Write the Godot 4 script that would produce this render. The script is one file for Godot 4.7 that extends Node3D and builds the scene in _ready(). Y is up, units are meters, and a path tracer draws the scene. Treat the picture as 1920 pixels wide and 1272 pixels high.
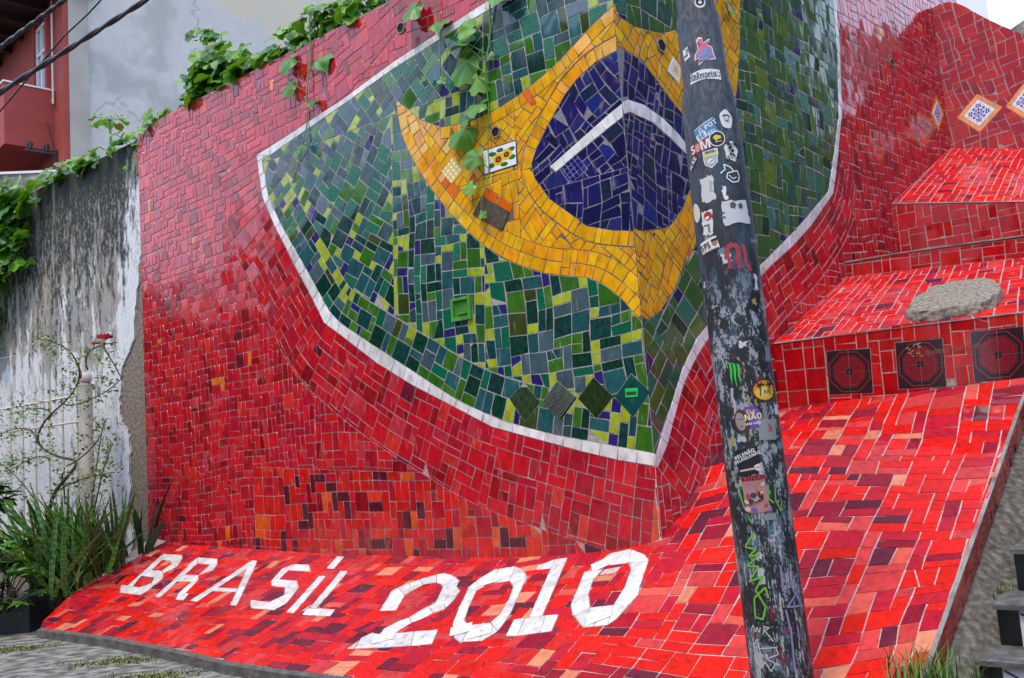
extends Node3D
# A mosaic stairway wall: flag wall, its return, a tiled ramp and sloping benches, a stickered pole, an old plaster wall with a garden, houses behind.
const WALL_FOOT := [-6.174, 0.683, -5.695, 0.631, -4.592, 0.591, -3.418, 0.56, -2.362, 0.557, -1.568, 0.559, -1.014, 0.578, -0.509, 0.619, -0.169, 0.659, -0.003, 0.719]
const FLAG_OUTER := [0.013, 1.175, -0.276, 1.23, -0.572, 1.305, -0.949, 1.411, -1.358, 1.528, -1.79, 1.74, -2.166, 1.923, -2.563, 2.147, -2.989, 2.437, -3.204, 2.577, -3.434, 2.96, -3.844, 3.592, -4.013, 3.928, -4.069, 4.339, -2.825, 4.522, -2.14, 4.657, -1.522, 4.744, -1.108, 4.801]
const FLAG_INNER := [0.014, 1.259, -0.35, 1.338, -0.789, 1.432, -1.266, 1.568, -1.695, 1.758, -2.156, 2.036, -2.553, 2.275, -2.982, 2.535, -3.136, 2.671, -3.332, 2.978, -3.741, 3.57, -3.921, 3.889, -3.989, 4.265, -2.829, 4.469, -2.144, 4.598, -1.452, 4.69, -0.986, 4.739]
const FLAG_GOLD := [0.018, 4.363, -0.138, 4.304, -0.346, 4.193, -0.529, 4.094, -0.767, 4.006, -1.045, 3.936, -1.371, 3.903, -1.67, 3.952, -1.919, 4.09, -2.049, 4.233, -2.149, 4.319, -2.141, 4.137, -2.093, 3.956, -1.955, 3.676, -1.759, 3.392, -1.517, 3.106, -1.385, 2.973, -1.153, 2.783, -0.864, 2.638, -0.71, 2.576, -0.395, 2.502, -0.269, 2.431, -0.124, 2.297, -0.004, 2.134, 0.045, 2.134]
const FLAG_BLUE := [0.039, 4.034, -0.183, 4.005, -0.357, 3.93, -0.458, 3.855, -0.617, 3.688, -0.745, 3.535, -0.804, 3.429, -0.79, 3.319, -0.671, 3.13, -0.527, 3.005, -0.372, 2.866, -0.173, 2.795, 0.051, 2.741]
const FLAG_BAND := [0.044, 3.663, -0.121, 3.598, -0.419, 3.463, -0.64, 3.362, -0.591, 3.31, -0.363, 3.409, -0.13, 3.504, 0.048, 3.571]
const SP_SUNFLOWER := [-1.258, 3.645, -0.923, 3.639, -0.931, 3.451, -1.255, 3.449]
const SP_PLAID := [-1.689, 3.586, -1.555, 3.675, -1.459, 3.546, -1.591, 3.458]
const SP_BARK := [-1.394, 3.169, -1.291, 3.289, -1.039, 3.116, -1.119, 2.981]
const SP_ORANGE1 := [-0.841, 3.971, -0.779, 3.993, -0.716, 3.867, -0.767, 3.858]
const SP_ORANGE2 := [-1.291, 3.289, -1.243, 3.345, -1.134, 3.265, -1.176, 3.204]
const SP_ORANGE3 := [-1.161, 3.201, -1.114, 3.252, -1.009, 3.159, -1.035, 3.107]
const SP_EMBOSS := [-0.541, 3.337, -0.414, 3.399, -0.323, 3.266, -0.461, 3.203]
const SP_DISH := [-1.673, 2.547, -1.474, 2.528, -1.473, 2.366, -1.665, 2.376]
const SP_DIA1 := [-1.175, 1.723, -1.03, 1.828, -0.894, 1.672, -1.047, 1.544]
const SP_DIA2 := [-0.879, 1.67, -0.728, 1.813, -0.572, 1.674, -0.728, 1.529]
const SP_DIA3 := [-0.563, 1.67, -0.42, 1.805, -0.274, 1.659, -0.423, 1.518]
const SP_DIA4 := [-0.262, 1.654, -0.117, 1.799, 0.016, 1.661, -0.134, 1.511]
const SP_NOTE := [-0.173, 1.704, -0.078, 1.698, -0.08, 1.641, -0.175, 1.643]
const RETURN_FOOT := [-0.004, 0.719, 0.262, 0.845, 0.564, 1.07, 0.747, 1.199]
const R_OUTER := [0.025, 1.171, 0.15, 1.304, 0.408, 1.709, 0.623, 1.918, 0.853, 2.091, 1.703, 2.608, 2.279, 2.894, 2.659, 3.112, 3.199, 3.489, 3.385, 3.847, 3.611, 4.356, 3.745, 5.009, 3.811, 5.591]
const R_INNER := [0.021, 1.258, 0.1, 1.373, 0.427, 1.826, 0.645, 2.045, 0.83, 2.163, 1.7, 2.679, 2.374, 3.046, 3.102, 3.49, 3.311, 3.87, 3.548, 4.342, 3.68, 4.992, 3.728, 5.565]
const R_GOLD := [0.021, 4.376, 0.051, 4.296, 0.233, 4.27, 0.43, 4.295, 0.603, 4.328, 0.776, 4.406, 1.036, 4.569, 1.317, 4.855, 1.849, 5.12, 1.728, 4.55, 1.601, 4.117, 1.308, 3.523, 1.029, 3.054, 0.823, 2.808, 0.71, 2.688, 0.548, 2.547, 0.405, 2.367, 0.215, 2.216, 0.074, 2.147]
const R_BLUE := [0.061, 4.064, 0.302, 4.023, 0.457, 3.917, 0.6, 3.814, 0.727, 3.746, 0.866, 3.589, 0.885, 3.405, 0.829, 3.252, 0.758, 3.167, 0.625, 2.999, 0.519, 2.906, 0.442, 2.842, 0.327, 2.805, 0.089, 2.766]
const R_BAND := [0.066, 3.691, 0.252, 3.694, 0.461, 3.649, 0.67, 3.558, 0.84, 3.439, 0.829, 3.375, 0.699, 3.442, 0.55, 3.506, 0.34, 3.583, 0.079, 3.602]
const R_DIAMOND := [6.166, 4.913, 6.458, 5.205, 6.642, 5.009, 6.358, 4.715]
const SP_ROSETTE := [0.596, 4.033, 0.695, 4.17, 0.774, 4.098, 0.738, 3.968]
const BENCH1_TOPLINE := [0, 2.028, 0.39, 2.033, 0.988, 2.054, 1.245, 2.05, 1.787, 2.017]
const BENCH1_FOOT := [-0.059, 1.501, 0.332, 1.523, 0.966, 1.544, 1.433, 1.569, 1.735, 1.59]
const W3_DIAMOND := [0.114, 4.943, 0.366, 5.177, 0.608, 4.941, 0.333, 4.703]
const W3_DIAMOND2 := [0.642, 4.939, 0.866, 5.171, 1.095, 4.942, 0.835, 4.728]
const RAMP_POINTS := [-3.992, 9.801, 0.683, -3.614, 9.506, 0.631, -2.745, 8.827, 0.591, -1.82, 8.104, 0.56, -0.987, 7.454, 0.557, -0.362, 6.966, 0.559, 0.075, 6.624, 0.578, 0.473, 6.313, 0.619, 0.741, 6.104, 0.659, 0.871, 6.002, 0.719, 0.961, 6.09, 0.772, 1.056, 6.189, 0.845, 1.265, 6.406, 1.07, 1.392, 6.537, 1.199, 2.115, 7.242, 1.506, 2.419, 7.005, 1.525, 2.853, 6.666, 1.544, 3.221, 6.379, 1.569, 3.459, 6.193, 1.59, -4.359, 8.233, 0.08, -4.202, 8.13, 0.08, -3.387, 7.521, 0.08, -2.61, 6.831, 0.08, -2.045, 6.284, 0.08, -1.595, 5.935, 0.08, -1.178, 5.656, 0.08, 3.3, 6, 1.37, 2.969, 5.6, 1.153, 2.637, 5.2, 0.936, 2.306, 4.8, 0.719, 1.974, 4.4, 0.502, 1.643, 4, 0.285, 1.312, 3.6, 0.067, -0.6, 5.25, 0.08, -0.05, 4.88, 0.08, 0.55, 4.5, 0.07, 1.1, 4.1, 0.06]
const VINE_A := [-3.136, 5.447, -3.184, 5.104, -3.227, 4.735, -3.274, 4.52, -3.309, 4.251, -3.435, 4.106, -3.519, 4.025]
const VINE_B := [-1.037, 4.822, -1.084, 4.545, -1.137, 4.262, -1.158, 3.97, -1.162, 3.695, -1.196, 3.451, -1.274, 3.239, -1.314, 3.038]
const VINE_C := [-1.603, 5.023, -1.607, 4.783, -1.578, 4.517, -1.631, 4.31, -1.74, 4.142]
const VINE_D := [1.474, 4.836, 1.586, 4.732, 1.868, 4.688, 2.025, 4.67]
const LETTER_B := [[-3.67, 9.28, -3.616, 9.126, -3.643, 8.922, -3.645, 8.83, -3.706, 8.845, -3.699, 8.626, -3.765, 8.68], [-3.67, 9.28, -3.409, 9.106, -3.365, 8.993, -3.358, 8.824, -3.454, 8.94, -3.495, 9.033, -3.616, 9.126], [-3.454, 8.94, -3.358, 8.824, -3.455, 8.748, -3.502, 8.828], [-3.643, 8.922, -3.502, 8.828, -3.455, 8.748, -3.409, 8.612, -3.524, 8.703, -3.706, 8.845, -3.645, 8.83], [-3.524, 8.703, -3.409, 8.612, -3.448, 8.495, -3.498, 8.559], [-3.856, 8.735, -3.765, 8.68, -3.699, 8.626, -3.595, 8.551, -3.498, 8.559, -3.448, 8.495, -3.459, 8.429, -3.506, 8.341, -3.785, 8.558]]
const LETTER_R := [[-3.186, 8.914, -3.13, 8.749, -3.173, 8.535, -3.208, 8.426, -3.25, 8.139, -3.316, 8.193], [-3.186, 8.914, -2.925, 8.707, -2.88, 8.558, -2.96, 8.609, -3.13, 8.749], [-2.96, 8.609, -2.88, 8.558, -2.883, 8.442, -3.006, 8.423], [-3.173, 8.535, -3.005, 8.418, -2.968, 8.294, -3.03, 8.307, -3.205, 8.424], [-3.03, 8.307, -2.968, 8.294, -3.001, 8.066, -3.079, 8.109], [-3.079, 8.109, -3.001, 8.066, -2.956, 8.022, -2.961, 7.907, -3.052, 7.977]]
const LETTER_A := [[-2.881, 7.844, -2.505, 8.406, -2.51, 8.244, -2.802, 7.781], [-2.505, 8.406, -2.447, 8.355, -2.352, 7.415, -2.423, 7.47, -2.51, 8.244], [-2.687, 7.97, -2.463, 7.814, -2.457, 7.744, -2.719, 7.926]]
const LETTER_S := [[-2.029, 8.013, -1.87, 7.892, -1.819, 7.721, -2.053, 7.909], [-2.029, 8.013, -2.053, 7.909, -2.094, 7.751, -2.166, 7.765, -2.13, 7.984], [-2.166, 7.765, -2.094, 7.751, -2.029, 7.694, -1.903, 7.589, -1.853, 7.423, -1.989, 7.521, -2.131, 7.648], [-1.985, 7.511, -1.851, 7.415, -1.885, 7.137, -1.992, 7.309, -1.95, 7.345], [-2.245, 7.445, -2.047, 7.276, -1.992, 7.309, -1.885, 7.137, -1.961, 7.07, -2.188, 7.257, -2.23, 7.378]]
const LETTER_I := [[-1.715, 7.568, -1.649, 7.516, -1.765, 6.888, -1.836, 6.952], [-1.631, 7.903, -1.557, 7.84, -1.608, 7.632, -1.68, 7.693]]
const LETTER_L := [[-1.534, 7.538, -1.46, 7.481, -1.587, 6.866, -1.65, 6.912], [-1.668, 6.913, -1.423, 6.742, -1.441, 6.634, -1.681, 6.805]]
const DIGIT_TWO := [[-1.067, 6.508, -0.941, 6.446, -0.906, 6.678, -1.032, 6.726], [-1.032, 6.726, -0.992, 6.719, -0.906, 6.682, -0.976, 6.853, -1.026, 6.81], [-0.976, 6.853, -0.906, 6.682, -0.85, 6.73, -0.779, 6.784, -0.822, 6.9], [-0.822, 6.9, -0.69, 6.895, -0.679, 6.754, -0.71, 6.768, -0.779, 6.784], [-0.69, 6.895, -0.628, 6.879, -0.563, 6.803, -0.506, 6.673, -0.521, 6.582, -0.622, 6.636, -0.64, 6.694, -0.679, 6.754], [-0.622, 6.636, -0.521, 6.582, -0.493, 6.49, -0.533, 6.357, -0.659, 6.42], [-0.659, 6.42, -0.533, 6.357, -0.591, 6.255, -0.663, 6.241, -0.709, 6.375, -0.672, 6.379], [-0.709, 6.375, -0.663, 6.241, -0.727, 6.195, -0.801, 6.171, -0.83, 6.265], [-0.83, 6.265, -0.801, 6.171, -0.855, 6.125, -0.901, 6.067, -1.004, 6.107, -0.992, 6.18, -0.892, 6.253], [-1.062, 6.168, -1.004, 6.107, -0.901, 6.067, -0.768, 6.018, -0.769, 5.822, -1.156, 5.983, -1.133, 6.122], [-0.768, 6.018, -0.607, 5.955, -0.633, 5.774, -0.769, 5.822]]
const DIGIT_O := [[-0.243, 6.668, -0.098, 6.604, -0.139, 6.402, -0.279, 6.463, -0.32, 6.448, -0.371, 6.418, -0.44, 6.487, -0.362, 6.599], [-0.098, 6.604, -0.051, 6.528, -0.015, 6.362, -0.038, 6.295, -0.115, 6.291, -0.139, 6.402], [-0.115, 6.291, -0.038, 6.295, -0.092, 6.088, -0.148, 6.119], [-0.148, 6.119, -0.092, 6.088, -0.137, 5.891, -0.208, 5.917], [-0.208, 5.917, -0.137, 5.891, -0.192, 5.752, -0.219, 5.696, -0.265, 5.843], [-0.265, 5.843, -0.219, 5.696, -0.316, 5.631, -0.437, 5.687, -0.402, 5.89], [-0.402, 5.89, -0.437, 5.687, -0.447, 5.675, -0.497, 5.785, -0.515, 5.987, -0.436, 6.018, -0.433, 5.966], [-0.515, 5.987, -0.482, 6.244, -0.414, 6.205, -0.436, 6.018], [-0.482, 6.244, -0.441, 6.454, -0.44, 6.487, -0.371, 6.418, -0.414, 6.205]]
const DIGIT_ONE := [[0.056, 6.475, 0.186, 6.473, 0.15, 6.365, 0.049, 6.422], [0.186, 6.473, 0.273, 6.417, 0.227, 6.28, 0.14, 6.331], [0.14, 6.331, 0.227, 6.28, 0.183, 6.137, 0.096, 6.185], [0.096, 6.185, 0.183, 6.137, 0.14, 5.993, 0.054, 6.037], [0.054, 6.037, 0.14, 5.993, 0.1, 5.851, 0.014, 5.891], [0.014, 5.891, 0.1, 5.851, 0.061, 5.714, -0.024, 5.75], [-0.118, 5.786, -0.049, 5.755, -0.101, 5.556, -0.17, 5.597], [-0.049, 5.755, 0.082, 5.699, 0.036, 5.503, -0.101, 5.556], [0.082, 5.699, 0.158, 5.648, 0.105, 5.476, 0.036, 5.503]]
const DIGIT_OO := [[0.396, 6.095, 0.549, 6.209, 0.503, 6.056, 0.484, 6.033], [0.549, 6.209, 0.685, 6.116, 0.64, 5.938, 0.503, 6.056], [0.685, 6.116, 0.741, 5.934, 0.754, 5.831, 0.748, 5.809, 0.639, 5.933], [0.639, 5.933, 0.748, 5.808, 0.661, 5.591, 0.569, 5.646, 0.64, 5.829], [0.569, 5.646, 0.661, 5.591, 0.634, 5.503, 0.568, 5.442, 0.484, 5.511], [0.484, 5.511, 0.568, 5.442, 0.482, 5.351, 0.423, 5.323], [0.348, 5.58, 0.483, 5.508, 0.423, 5.323, 0.288, 5.389], [0.239, 5.724, 0.271, 5.818, 0.356, 5.767, 0.348, 5.58, 0.288, 5.389, 0.241, 5.585], [0.36, 6.104, 0.481, 6.025, 0.407, 5.947, 0.356, 5.767, 0.271, 5.818]]

var rng := RandomNumberGenerator.new()
var mats := {}
var cam_at := Vector3(0, 1.4, 0)
var cam_b: Basis
var used := {}
var noise_a := FastNoiseLite.new()
var noise_b := FastNoiseLite.new()
const FL := 1700.0

# ---------------------------------------------------------------- surfaces: q is a place on the surface in metres
class Surf:
	func p(_q: Vector2) -> Vector3:
		return Vector3.ZERO
	func tu(q: Vector2) -> Vector3:
		return (p(q + Vector2(.01, 0)) - p(q - Vector2(.01, 0))).normalized()
	func tv(q: Vector2) -> Vector3:
		return (p(q + Vector2(0, .01)) - p(q - Vector2(0, .01))).normalized()
	func n(q: Vector2) -> Vector3:
		return tu(q).cross(tv(q)).normalized()

class Flat extends Surf:
	var o: Vector3
	var a: Vector3
	var b: Vector3
	var c: Vector3
	func _init(origin: Vector3, deg: float, up := Vector3.UP):
		o = origin
		a = Vector3(cos(deg_to_rad(deg)), 0, sin(deg_to_rad(deg)))
		b = up
		c = a.cross(b).normalized()
	func p(q: Vector2) -> Vector3:
		return o + a * q.x + b * q.y
	func tu(_q: Vector2) -> Vector3:
		return a
	func tv(_q: Vector2) -> Vector3:
		return b
	func n(_q: Vector2) -> Vector3:
		return c

class Ruled extends Surf:
	var a0: Vector3
	var a1: Vector3
	var b0: Vector3
	var b1: Vector3
	var lx: float
	var ly: float
	func _init(p0: Vector3, p1: Vector3, p2: Vector3, p3: Vector3):
		a0 = p0
		a1 = p1
		b0 = p2
		b1 = p3
		lx = (a1 - a0).length()
		ly = (b0 - a0).length()
	func p(q: Vector2) -> Vector3:
		var s := q.x / lx
		var t := q.y / ly
		return a0.lerp(a1, s).lerp(b0.lerp(b1, s), t)

class Ramp extends Surf:
	var px: PackedVector2Array
	var w: PackedFloat64Array
	var c := [0.0, 0.0, 0.0]
	func _init(pts: Array):
		var m: int = pts.size() / 3
		var n_ := m + 3
		var ys := PackedFloat64Array()
		for k in m:
			px.append(Vector2(pts[k * 3], pts[k * 3 + 1]))
			ys.append(pts[k * 3 + 2])
		var M := []
		for r in n_:
			var row := PackedFloat64Array()
			row.resize(n_ + 1)
			for k in n_:
				if r < m and k < m:
					row[k] = kern(px[r].distance_to(px[k])) + (.02 if r == k else 0.0)
				elif r < m:
					row[k] = [1.0, px[r].x, px[r].y][k - m]
				elif k < m:
					row[k] = [1.0, px[k].x, px[k].y][r - m]
			row[n_] = ys[r] if r < m else 0.0
			M.append(row)
		for k in n_:
			var best := k
			for r in range(k + 1, n_):
				if absf(M[r][k]) > absf(M[best][k]):
					best = r
			var t = M[k]
			M[k] = M[best]
			M[best] = t
			for r in n_:
				if r == k:
					continue
				var fct: float = M[r][k] / M[k][k]
				if fct == 0.0:
					continue
				var row: PackedFloat64Array = M[r]
				var piv: PackedFloat64Array = M[k]
				for j in range(k, n_ + 1):
					row[j] -= fct * piv[j]
				M[r] = row
		for k in m:
			w.append(M[k][n_] / M[k][k])
		for k in 3:
			c[k] = M[m + k][n_] / M[m + k][m + k]
	func kern(d: float) -> float:
		return d * d * log(d + 1e-12) if d > 0.0 else 0.0
	func h(q: Vector2) -> float:
		var s: float = c[0] + c[1] * q.x + c[2] * q.y
		for k in px.size():
			s += w[k] * kern(q.distance_to(px[k]))
		return s
	func p(q: Vector2) -> Vector3:
		return Vector3(q.x, h(q), -q.y)

class Skirt extends Surf:      # a vertical face that hangs from a line of points
	var pts: PackedVector3Array
	var cum := PackedFloat32Array([0.0])
	func _init(line: PackedVector3Array):
		pts = line
		for k in range(1, pts.size()):
			cum.append(cum[k - 1] + pts[k].distance_to(pts[k - 1]))
	func p(q: Vector2) -> Vector3:
		var k := 0
		while k < pts.size() - 2 and cum[k + 1] < q.x:
			k += 1
		return pts[k].lerp(pts[k + 1], (q.x - cum[k]) / (cum[k + 1] - cum[k])) + Vector3.UP * q.y

class Pole extends Surf:
	var o := Vector3(1.065, .279, -4.1)
	var t := Vector3(-.025, 1, 0).normalized()
	var f := Vector3(-.251, -.006, .968)
	var s := Vector3(.968, .024, .251)
	const V := [-.6, .018, 1.0, 1.512, 2.039, 2.354, 2.56, 2.66, 2.7, 2.76, 2.98, 3.03, 3.045, 3.06, 3.2, 6.0]
	const R := [.136, .134, .132, .131, .134, .130, .126, .119, .108, .104, .1015, .100, .0995, .088, .086, .078]
	func rad(y: float) -> float:
		var k := 0
		while k < V.size() - 2 and V[k + 1] < y:
			k += 1
		return lerpf(R[k], R[k + 1], clampf((y - V[k]) / (V[k + 1] - V[k]), 0, 1))
	func p(q: Vector2) -> Vector3:
		var th := q.x / .131
		return o + t * q.y + (f * cos(th) + s * sin(th)) * rad(q.y)
	func n(q: Vector2) -> Vector3:
		var th := q.x / .131
		return f * cos(th) + s * sin(th)

# ---------------------------------------------------------------- polygons
func pv(a: Array) -> PackedVector2Array:
	var r := PackedVector2Array()
	for k in range(0, a.size(), 2):
		r.append(Vector2(a[k], a[k + 1]))
	return r

func area(p: PackedVector2Array) -> float:
	var s := 0.0
	for k in p.size():
		s += p[k].cross(p[(k + 1) % p.size()])
	return s * .5

func ccw(p: PackedVector2Array) -> PackedVector2Array:
	if area(p) < 0:
		p = p.duplicate()
		p.reverse()
	return p

func solid(list: Array) -> Array:
	var r := []
	for p in list:
		if not Geometry2D.is_polygon_clockwise(p):
			r.append(p)
	return r

func inter(a: PackedVector2Array, b: PackedVector2Array) -> Array:
	return solid(Geometry2D.intersect_polygons(a, b))

func diff(a: PackedVector2Array, b: PackedVector2Array) -> Array:
	return solid(Geometry2D.clip_polygons(a, b))

func cut_all(list: Array, holes: Array) -> Array:
	for h in holes:
		var nxt := []
		for p in list:
			nxt.append_array(diff(p, h))
		list = nxt
	return list

func box2(p: PackedVector2Array) -> Rect2:
	var r := Rect2(p[0], Vector2.ZERO)
	for q in p:
		r = r.expand(q)
	return r

func mid(p: PackedVector2Array) -> Vector2:
	var c := Vector2.ZERO
	for q in p:
		c += q
	return c / p.size()

func tidy(p: PackedVector2Array) -> PackedVector2Array:   # drops points that lie on top of each other or on a straight line
	var r := PackedVector2Array()
	var m := p.size()
	for k in m:
		var a := p[(k + m - 1) % m]
		var b := p[k]
		var c := p[(k + 1) % m]
		if b.distance_to(c) < .0025:
			continue
		if absf((b - a).normalized().cross((c - b).normalized())) < .012 and (b - a).dot(c - b) > 0:
			continue
		r.append(b)
	return r

func rect(x0: float, y0: float, x1: float, y1: float) -> PackedVector2Array:
	return PackedVector2Array([Vector2(x0, y0), Vector2(x1, y0), Vector2(x1, y1), Vector2(x0, y1)])

# ---------------------------------------------------------------- laying tiles
const RED_MIX := [[.36, 1, 2], [.36, 2, 1], [.16, 2, 2], [.12, 1, 1]]
const GREEN_MIX := [[.3, 1, 2], [.3, 2, 1], [.3, 2, 2], [.1, 1, 1]]
const HALF_MIX := [[.5, 2, 1], [.3, 1, 2], [.2, 2, 2]]
const ONE := [[1.0, 1, 1]]

func lay(regions: Array, holes: Array, f: Callable, ni: int, nj: int, ax: float, ay: float, mix: Array, gap: float, wob := .12, chip := .06) -> Array:
	var out := []
	var occ := {}
	var xs := PackedFloat32Array()
	var ys := PackedFloat32Array()
	for i in ni + 3:
		xs.append(i * ax + rng.randf_range(-wob, wob) * ax)
	for j in nj + 3:
		ys.append(j * ay + rng.randf_range(-wob, wob) * ay)
	var boxes := []
	for r in regions:
		boxes.append(box2(r))
	for j in nj:
		for i in ni:
			if occ.has(Vector2i(i, j)):
				continue
			var order := mix.duplicate()
			var w := 1
			var h := 1
			while order.size():
				var tot := 0.0
				for m in order:
					tot += m[0]
				var x := rng.randf() * tot
				var k := 0
				while k < order.size() - 1 and x > order[k][0]:
					x -= order[k][0]
					k += 1
				var ok := true
				for dj in int(order[k][2]):
					for di in int(order[k][1]):
						if occ.has(Vector2i(i + di, j + dj)):
							ok = false
				if ok:
					w = order[k][1]
					h = order[k][2]
					break
				order.remove_at(k)
			for dj in h:
				for di in w:
					occ[Vector2i(i + di, j + dj)] = true
			var q := PackedVector2Array([f.call(Vector2(xs[i], ys[j])), f.call(Vector2(xs[i + w], ys[j])), f.call(Vector2(xs[i + w], ys[j + h])), f.call(Vector2(xs[i], ys[j + h]))])
			var bb := box2(q)
			var hit := false
			for b in boxes:
				if b.intersects(bb):
					hit = true
			if not hit:
				continue
			q = ccw(q)
			var turn := rng.randf_range(-.02, .02)
			var c := mid(q)
			for k in 4:
				q[k] = c + (q[k] - c).rotated(turn) * rng.randf_range(.975, 1.0)
			var list := []
			if rng.randf() < chip and w + h > 2:
				list = split(q, rng.randf_range(.3, .7), rng.randf_range(-.5, .5))
			else:
				list = [q]
			for piece in list:
				for r in regions:
					for got in cut_all(inter(piece, r), holes):
						for small in Geometry2D.offset_polygon(got, -gap * .5, Geometry2D.JOIN_MITER):
							small = tidy(small)
							if small.size() > 2 and area(small) > .00016:
								out.append(small)
	return out

func split(p: PackedVector2Array, at: float, lean: float) -> Array:
	var c := Vector2.ZERO
	var best := -1.0
	var dir := Vector2.RIGHT
	for k in p.size():
		var e := p[(k + 1) % p.size()] - p[k]
		if e.length() > best:
			best = e.length()
			dir = e.normalized()
	var lo := 1e9
	var hi := -1e9
	for q in p:
		lo = minf(lo, q.dot(dir))
		hi = maxf(hi, q.dot(dir))
	c = mid(p)
	c += dir * (lerpf(lo, hi, at) - c.dot(dir))
	var d2 := dir.rotated(lean)
	var cr := d2.orthogonal()
	var half := PackedVector2Array([c - cr * 20, c + cr * 20, c + cr * 20 + d2 * 20, c - cr * 20 + d2 * 20])
	half = ccw(half)
	return inter(p, half) + diff(p, half)

func shatter(p: PackedVector2Array, most: float, gap: float, lean := .3) -> Array:
	var todo := [p]
	var out := []
	while todo.size():
		var q: PackedVector2Array = todo.pop_back()
		if area(q) > most * rng.randf_range(.55, 1.5):
			var got := split(q, rng.randf_range(.38, .62), rng.randf_range(-lean, lean))
			if got.size() > 1:
				todo.append_array(got)
				continue
		for small in Geometry2D.offset_polygon(q, -gap * .5, Geometry2D.JOIN_MITER):
			small = tidy(small)
			if small.size() > 2 and area(small) > .0004:
				out.append(small)
	return out

func turned(origin: Vector2, deg: float, warp := .0, freq := .8) -> Callable:   # a lattice turned by deg; the warp bends its rows a little
	var r := deg_to_rad(deg)
	return func(q: Vector2) -> Vector2:
		var x := origin + q.rotated(r)
		return x + Vector2(noise_a.get_noise_2d(x.x * freq * 60.0, x.y * freq * 60.0), noise_a.get_noise_2d(x.x * freq * 60.0 + 700.0, x.y * freq * 60.0)) * warp

class Along:                   # rows that follow a line: x along it, y off it
	var pts := PackedVector2Array()
	var nrm := PackedVector2Array()
	var cum := PackedFloat32Array([0.0])
	var side := 1.0
	func _init(line: PackedVector2Array, which: float, smooth := 2):
		side = which
		pts = line
		for r in smooth:
			var s := PackedVector2Array([pts[0]])
			for k in pts.size() - 1:
				s.append(pts[k].lerp(pts[k + 1], .25))
				s.append(pts[k].lerp(pts[k + 1], .75))
			s.append(pts[pts.size() - 1])
			pts = s
		for k in range(1, pts.size()):
			cum.append(cum[k - 1] + pts[k].distance_to(pts[k - 1]))
		for k in pts.size():
			var t := (pts[mini(k + 1, pts.size() - 1)] - pts[maxi(k - 1, 0)]).normalized()
			nrm.append(t.orthogonal() * side)
	func length() -> float:
		return cum[cum.size() - 1]
	func at(q: Vector2) -> Vector2:
		var k := 0
		while k < pts.size() - 2 and cum[k + 1] < q.x:
			k += 1
		var t := (q.x - cum[k]) / (cum[k + 1] - cum[k])
		return pts[k].lerp(pts[k + 1], t) + nrm[k].lerp(nrm[k + 1], clampf(t, 0, 1)).normalized() * q.y
	func strip(d: float) -> PackedVector2Array:
		var r := PackedVector2Array()
		for k in pts.size():
			r.append(pts[k])
		for k in range(pts.size() - 1, -1, -1):
			r.append(pts[k] + nrm[k] * d)
		return r

# ---------------------------------------------------------------- meshes
class Buf:
	var v := PackedVector3Array()
	var n := PackedVector3Array()
	var c := PackedColorArray()
	var uv := PackedVector2Array()
	var i := PackedInt32Array()
	func add(at: Vector3, nn: Vector3, col: Color, t := Vector2.ZERO) -> int:
		v.append(at)
		n.append(nn)
		c.append(col)
		uv.append(t)
		return v.size() - 1
	func tri(a: int, b: int, d: int) -> void:      # seen from the side where a, b, d run counter-clockwise
		i.append(a)
		i.append(d)
		i.append(b)
	func quad(a: Vector3, b: Vector3, d: Vector3, e: Vector3, col := Color.WHITE, t := Rect2(0, 0, 1, 1)) -> void:
		var nn := (b - a).cross(e - a).normalized()
		var k := add(a, nn, col, Vector2(t.position.x, t.end.y))
		add(b, nn, col, t.end)
		add(d, nn, col, Vector2(t.end.x, t.position.y))
		add(e, nn, col, t.position)
		tri(k, k + 1, k + 2)
		tri(k, k + 2, k + 3)
	func box(o: Vector3, x: Vector3, y: Vector3, z: Vector3, col := Color.WHITE) -> void:   # o is a corner
		if x.cross(y).dot(z) < 0:
			o += x
			x = -x
		quad(o + z, o + x + z, o + x + y + z, o + y + z, col)
		quad(o + x, o, o + y, o + x + y, col)
		quad(o + x + z, o + x, o + x + y, o + x + y + z, col)
		quad(o, o + z, o + y + z, o + y, col)
		quad(o + y + z, o + x + y + z, o + x + y, o + y, col)
		quad(o, o + x, o + x + z, o + z, col)
	func tube(pts: PackedVector3Array, r0: float, r1: float, col := Color.WHITE, seg := 6) -> void:
		var last := -1
		var side := Vector3.ZERO
		for k in pts.size():
			var t := (pts[mini(k + 1, pts.size() - 1)] - pts[maxi(k - 1, 0)]).normalized()
			if side == Vector3.ZERO:
				side = t.cross(Vector3.UP if absf(t.y) < .9 else Vector3.RIGHT).normalized()
			side = (side - t * side.dot(t)).normalized()
			var up := t.cross(side)
			var r := lerpf(r0, r1, float(k) / maxi(1, pts.size() - 1))
			var first := v.size()
			for s in seg:
				var a := TAU * s / seg
				var d := side * cos(a) + up * sin(a)
				add(pts[k] + d * r, d, col)
			if last >= 0:
				for s in seg:
					var s2 := (s + 1) % seg
					tri(last + s, last + s2, first + s2)
					tri(last + s, first + s2, first + s)
			last = first
	func mesh(m: Material) -> ArrayMesh:
		var a := []
		a.resize(Mesh.ARRAY_MAX)
		a[Mesh.ARRAY_VERTEX] = v
		a[Mesh.ARRAY_NORMAL] = n
		a[Mesh.ARRAY_COLOR] = c
		a[Mesh.ARRAY_TEX_UV] = uv
		a[Mesh.ARRAY_INDEX] = i
		var r := ArrayMesh.new()
		r.add_surface_from_arrays(Mesh.PRIMITIVE_TRIANGLES, a)
		r.surface_set_material(0, m)
		return r

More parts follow.
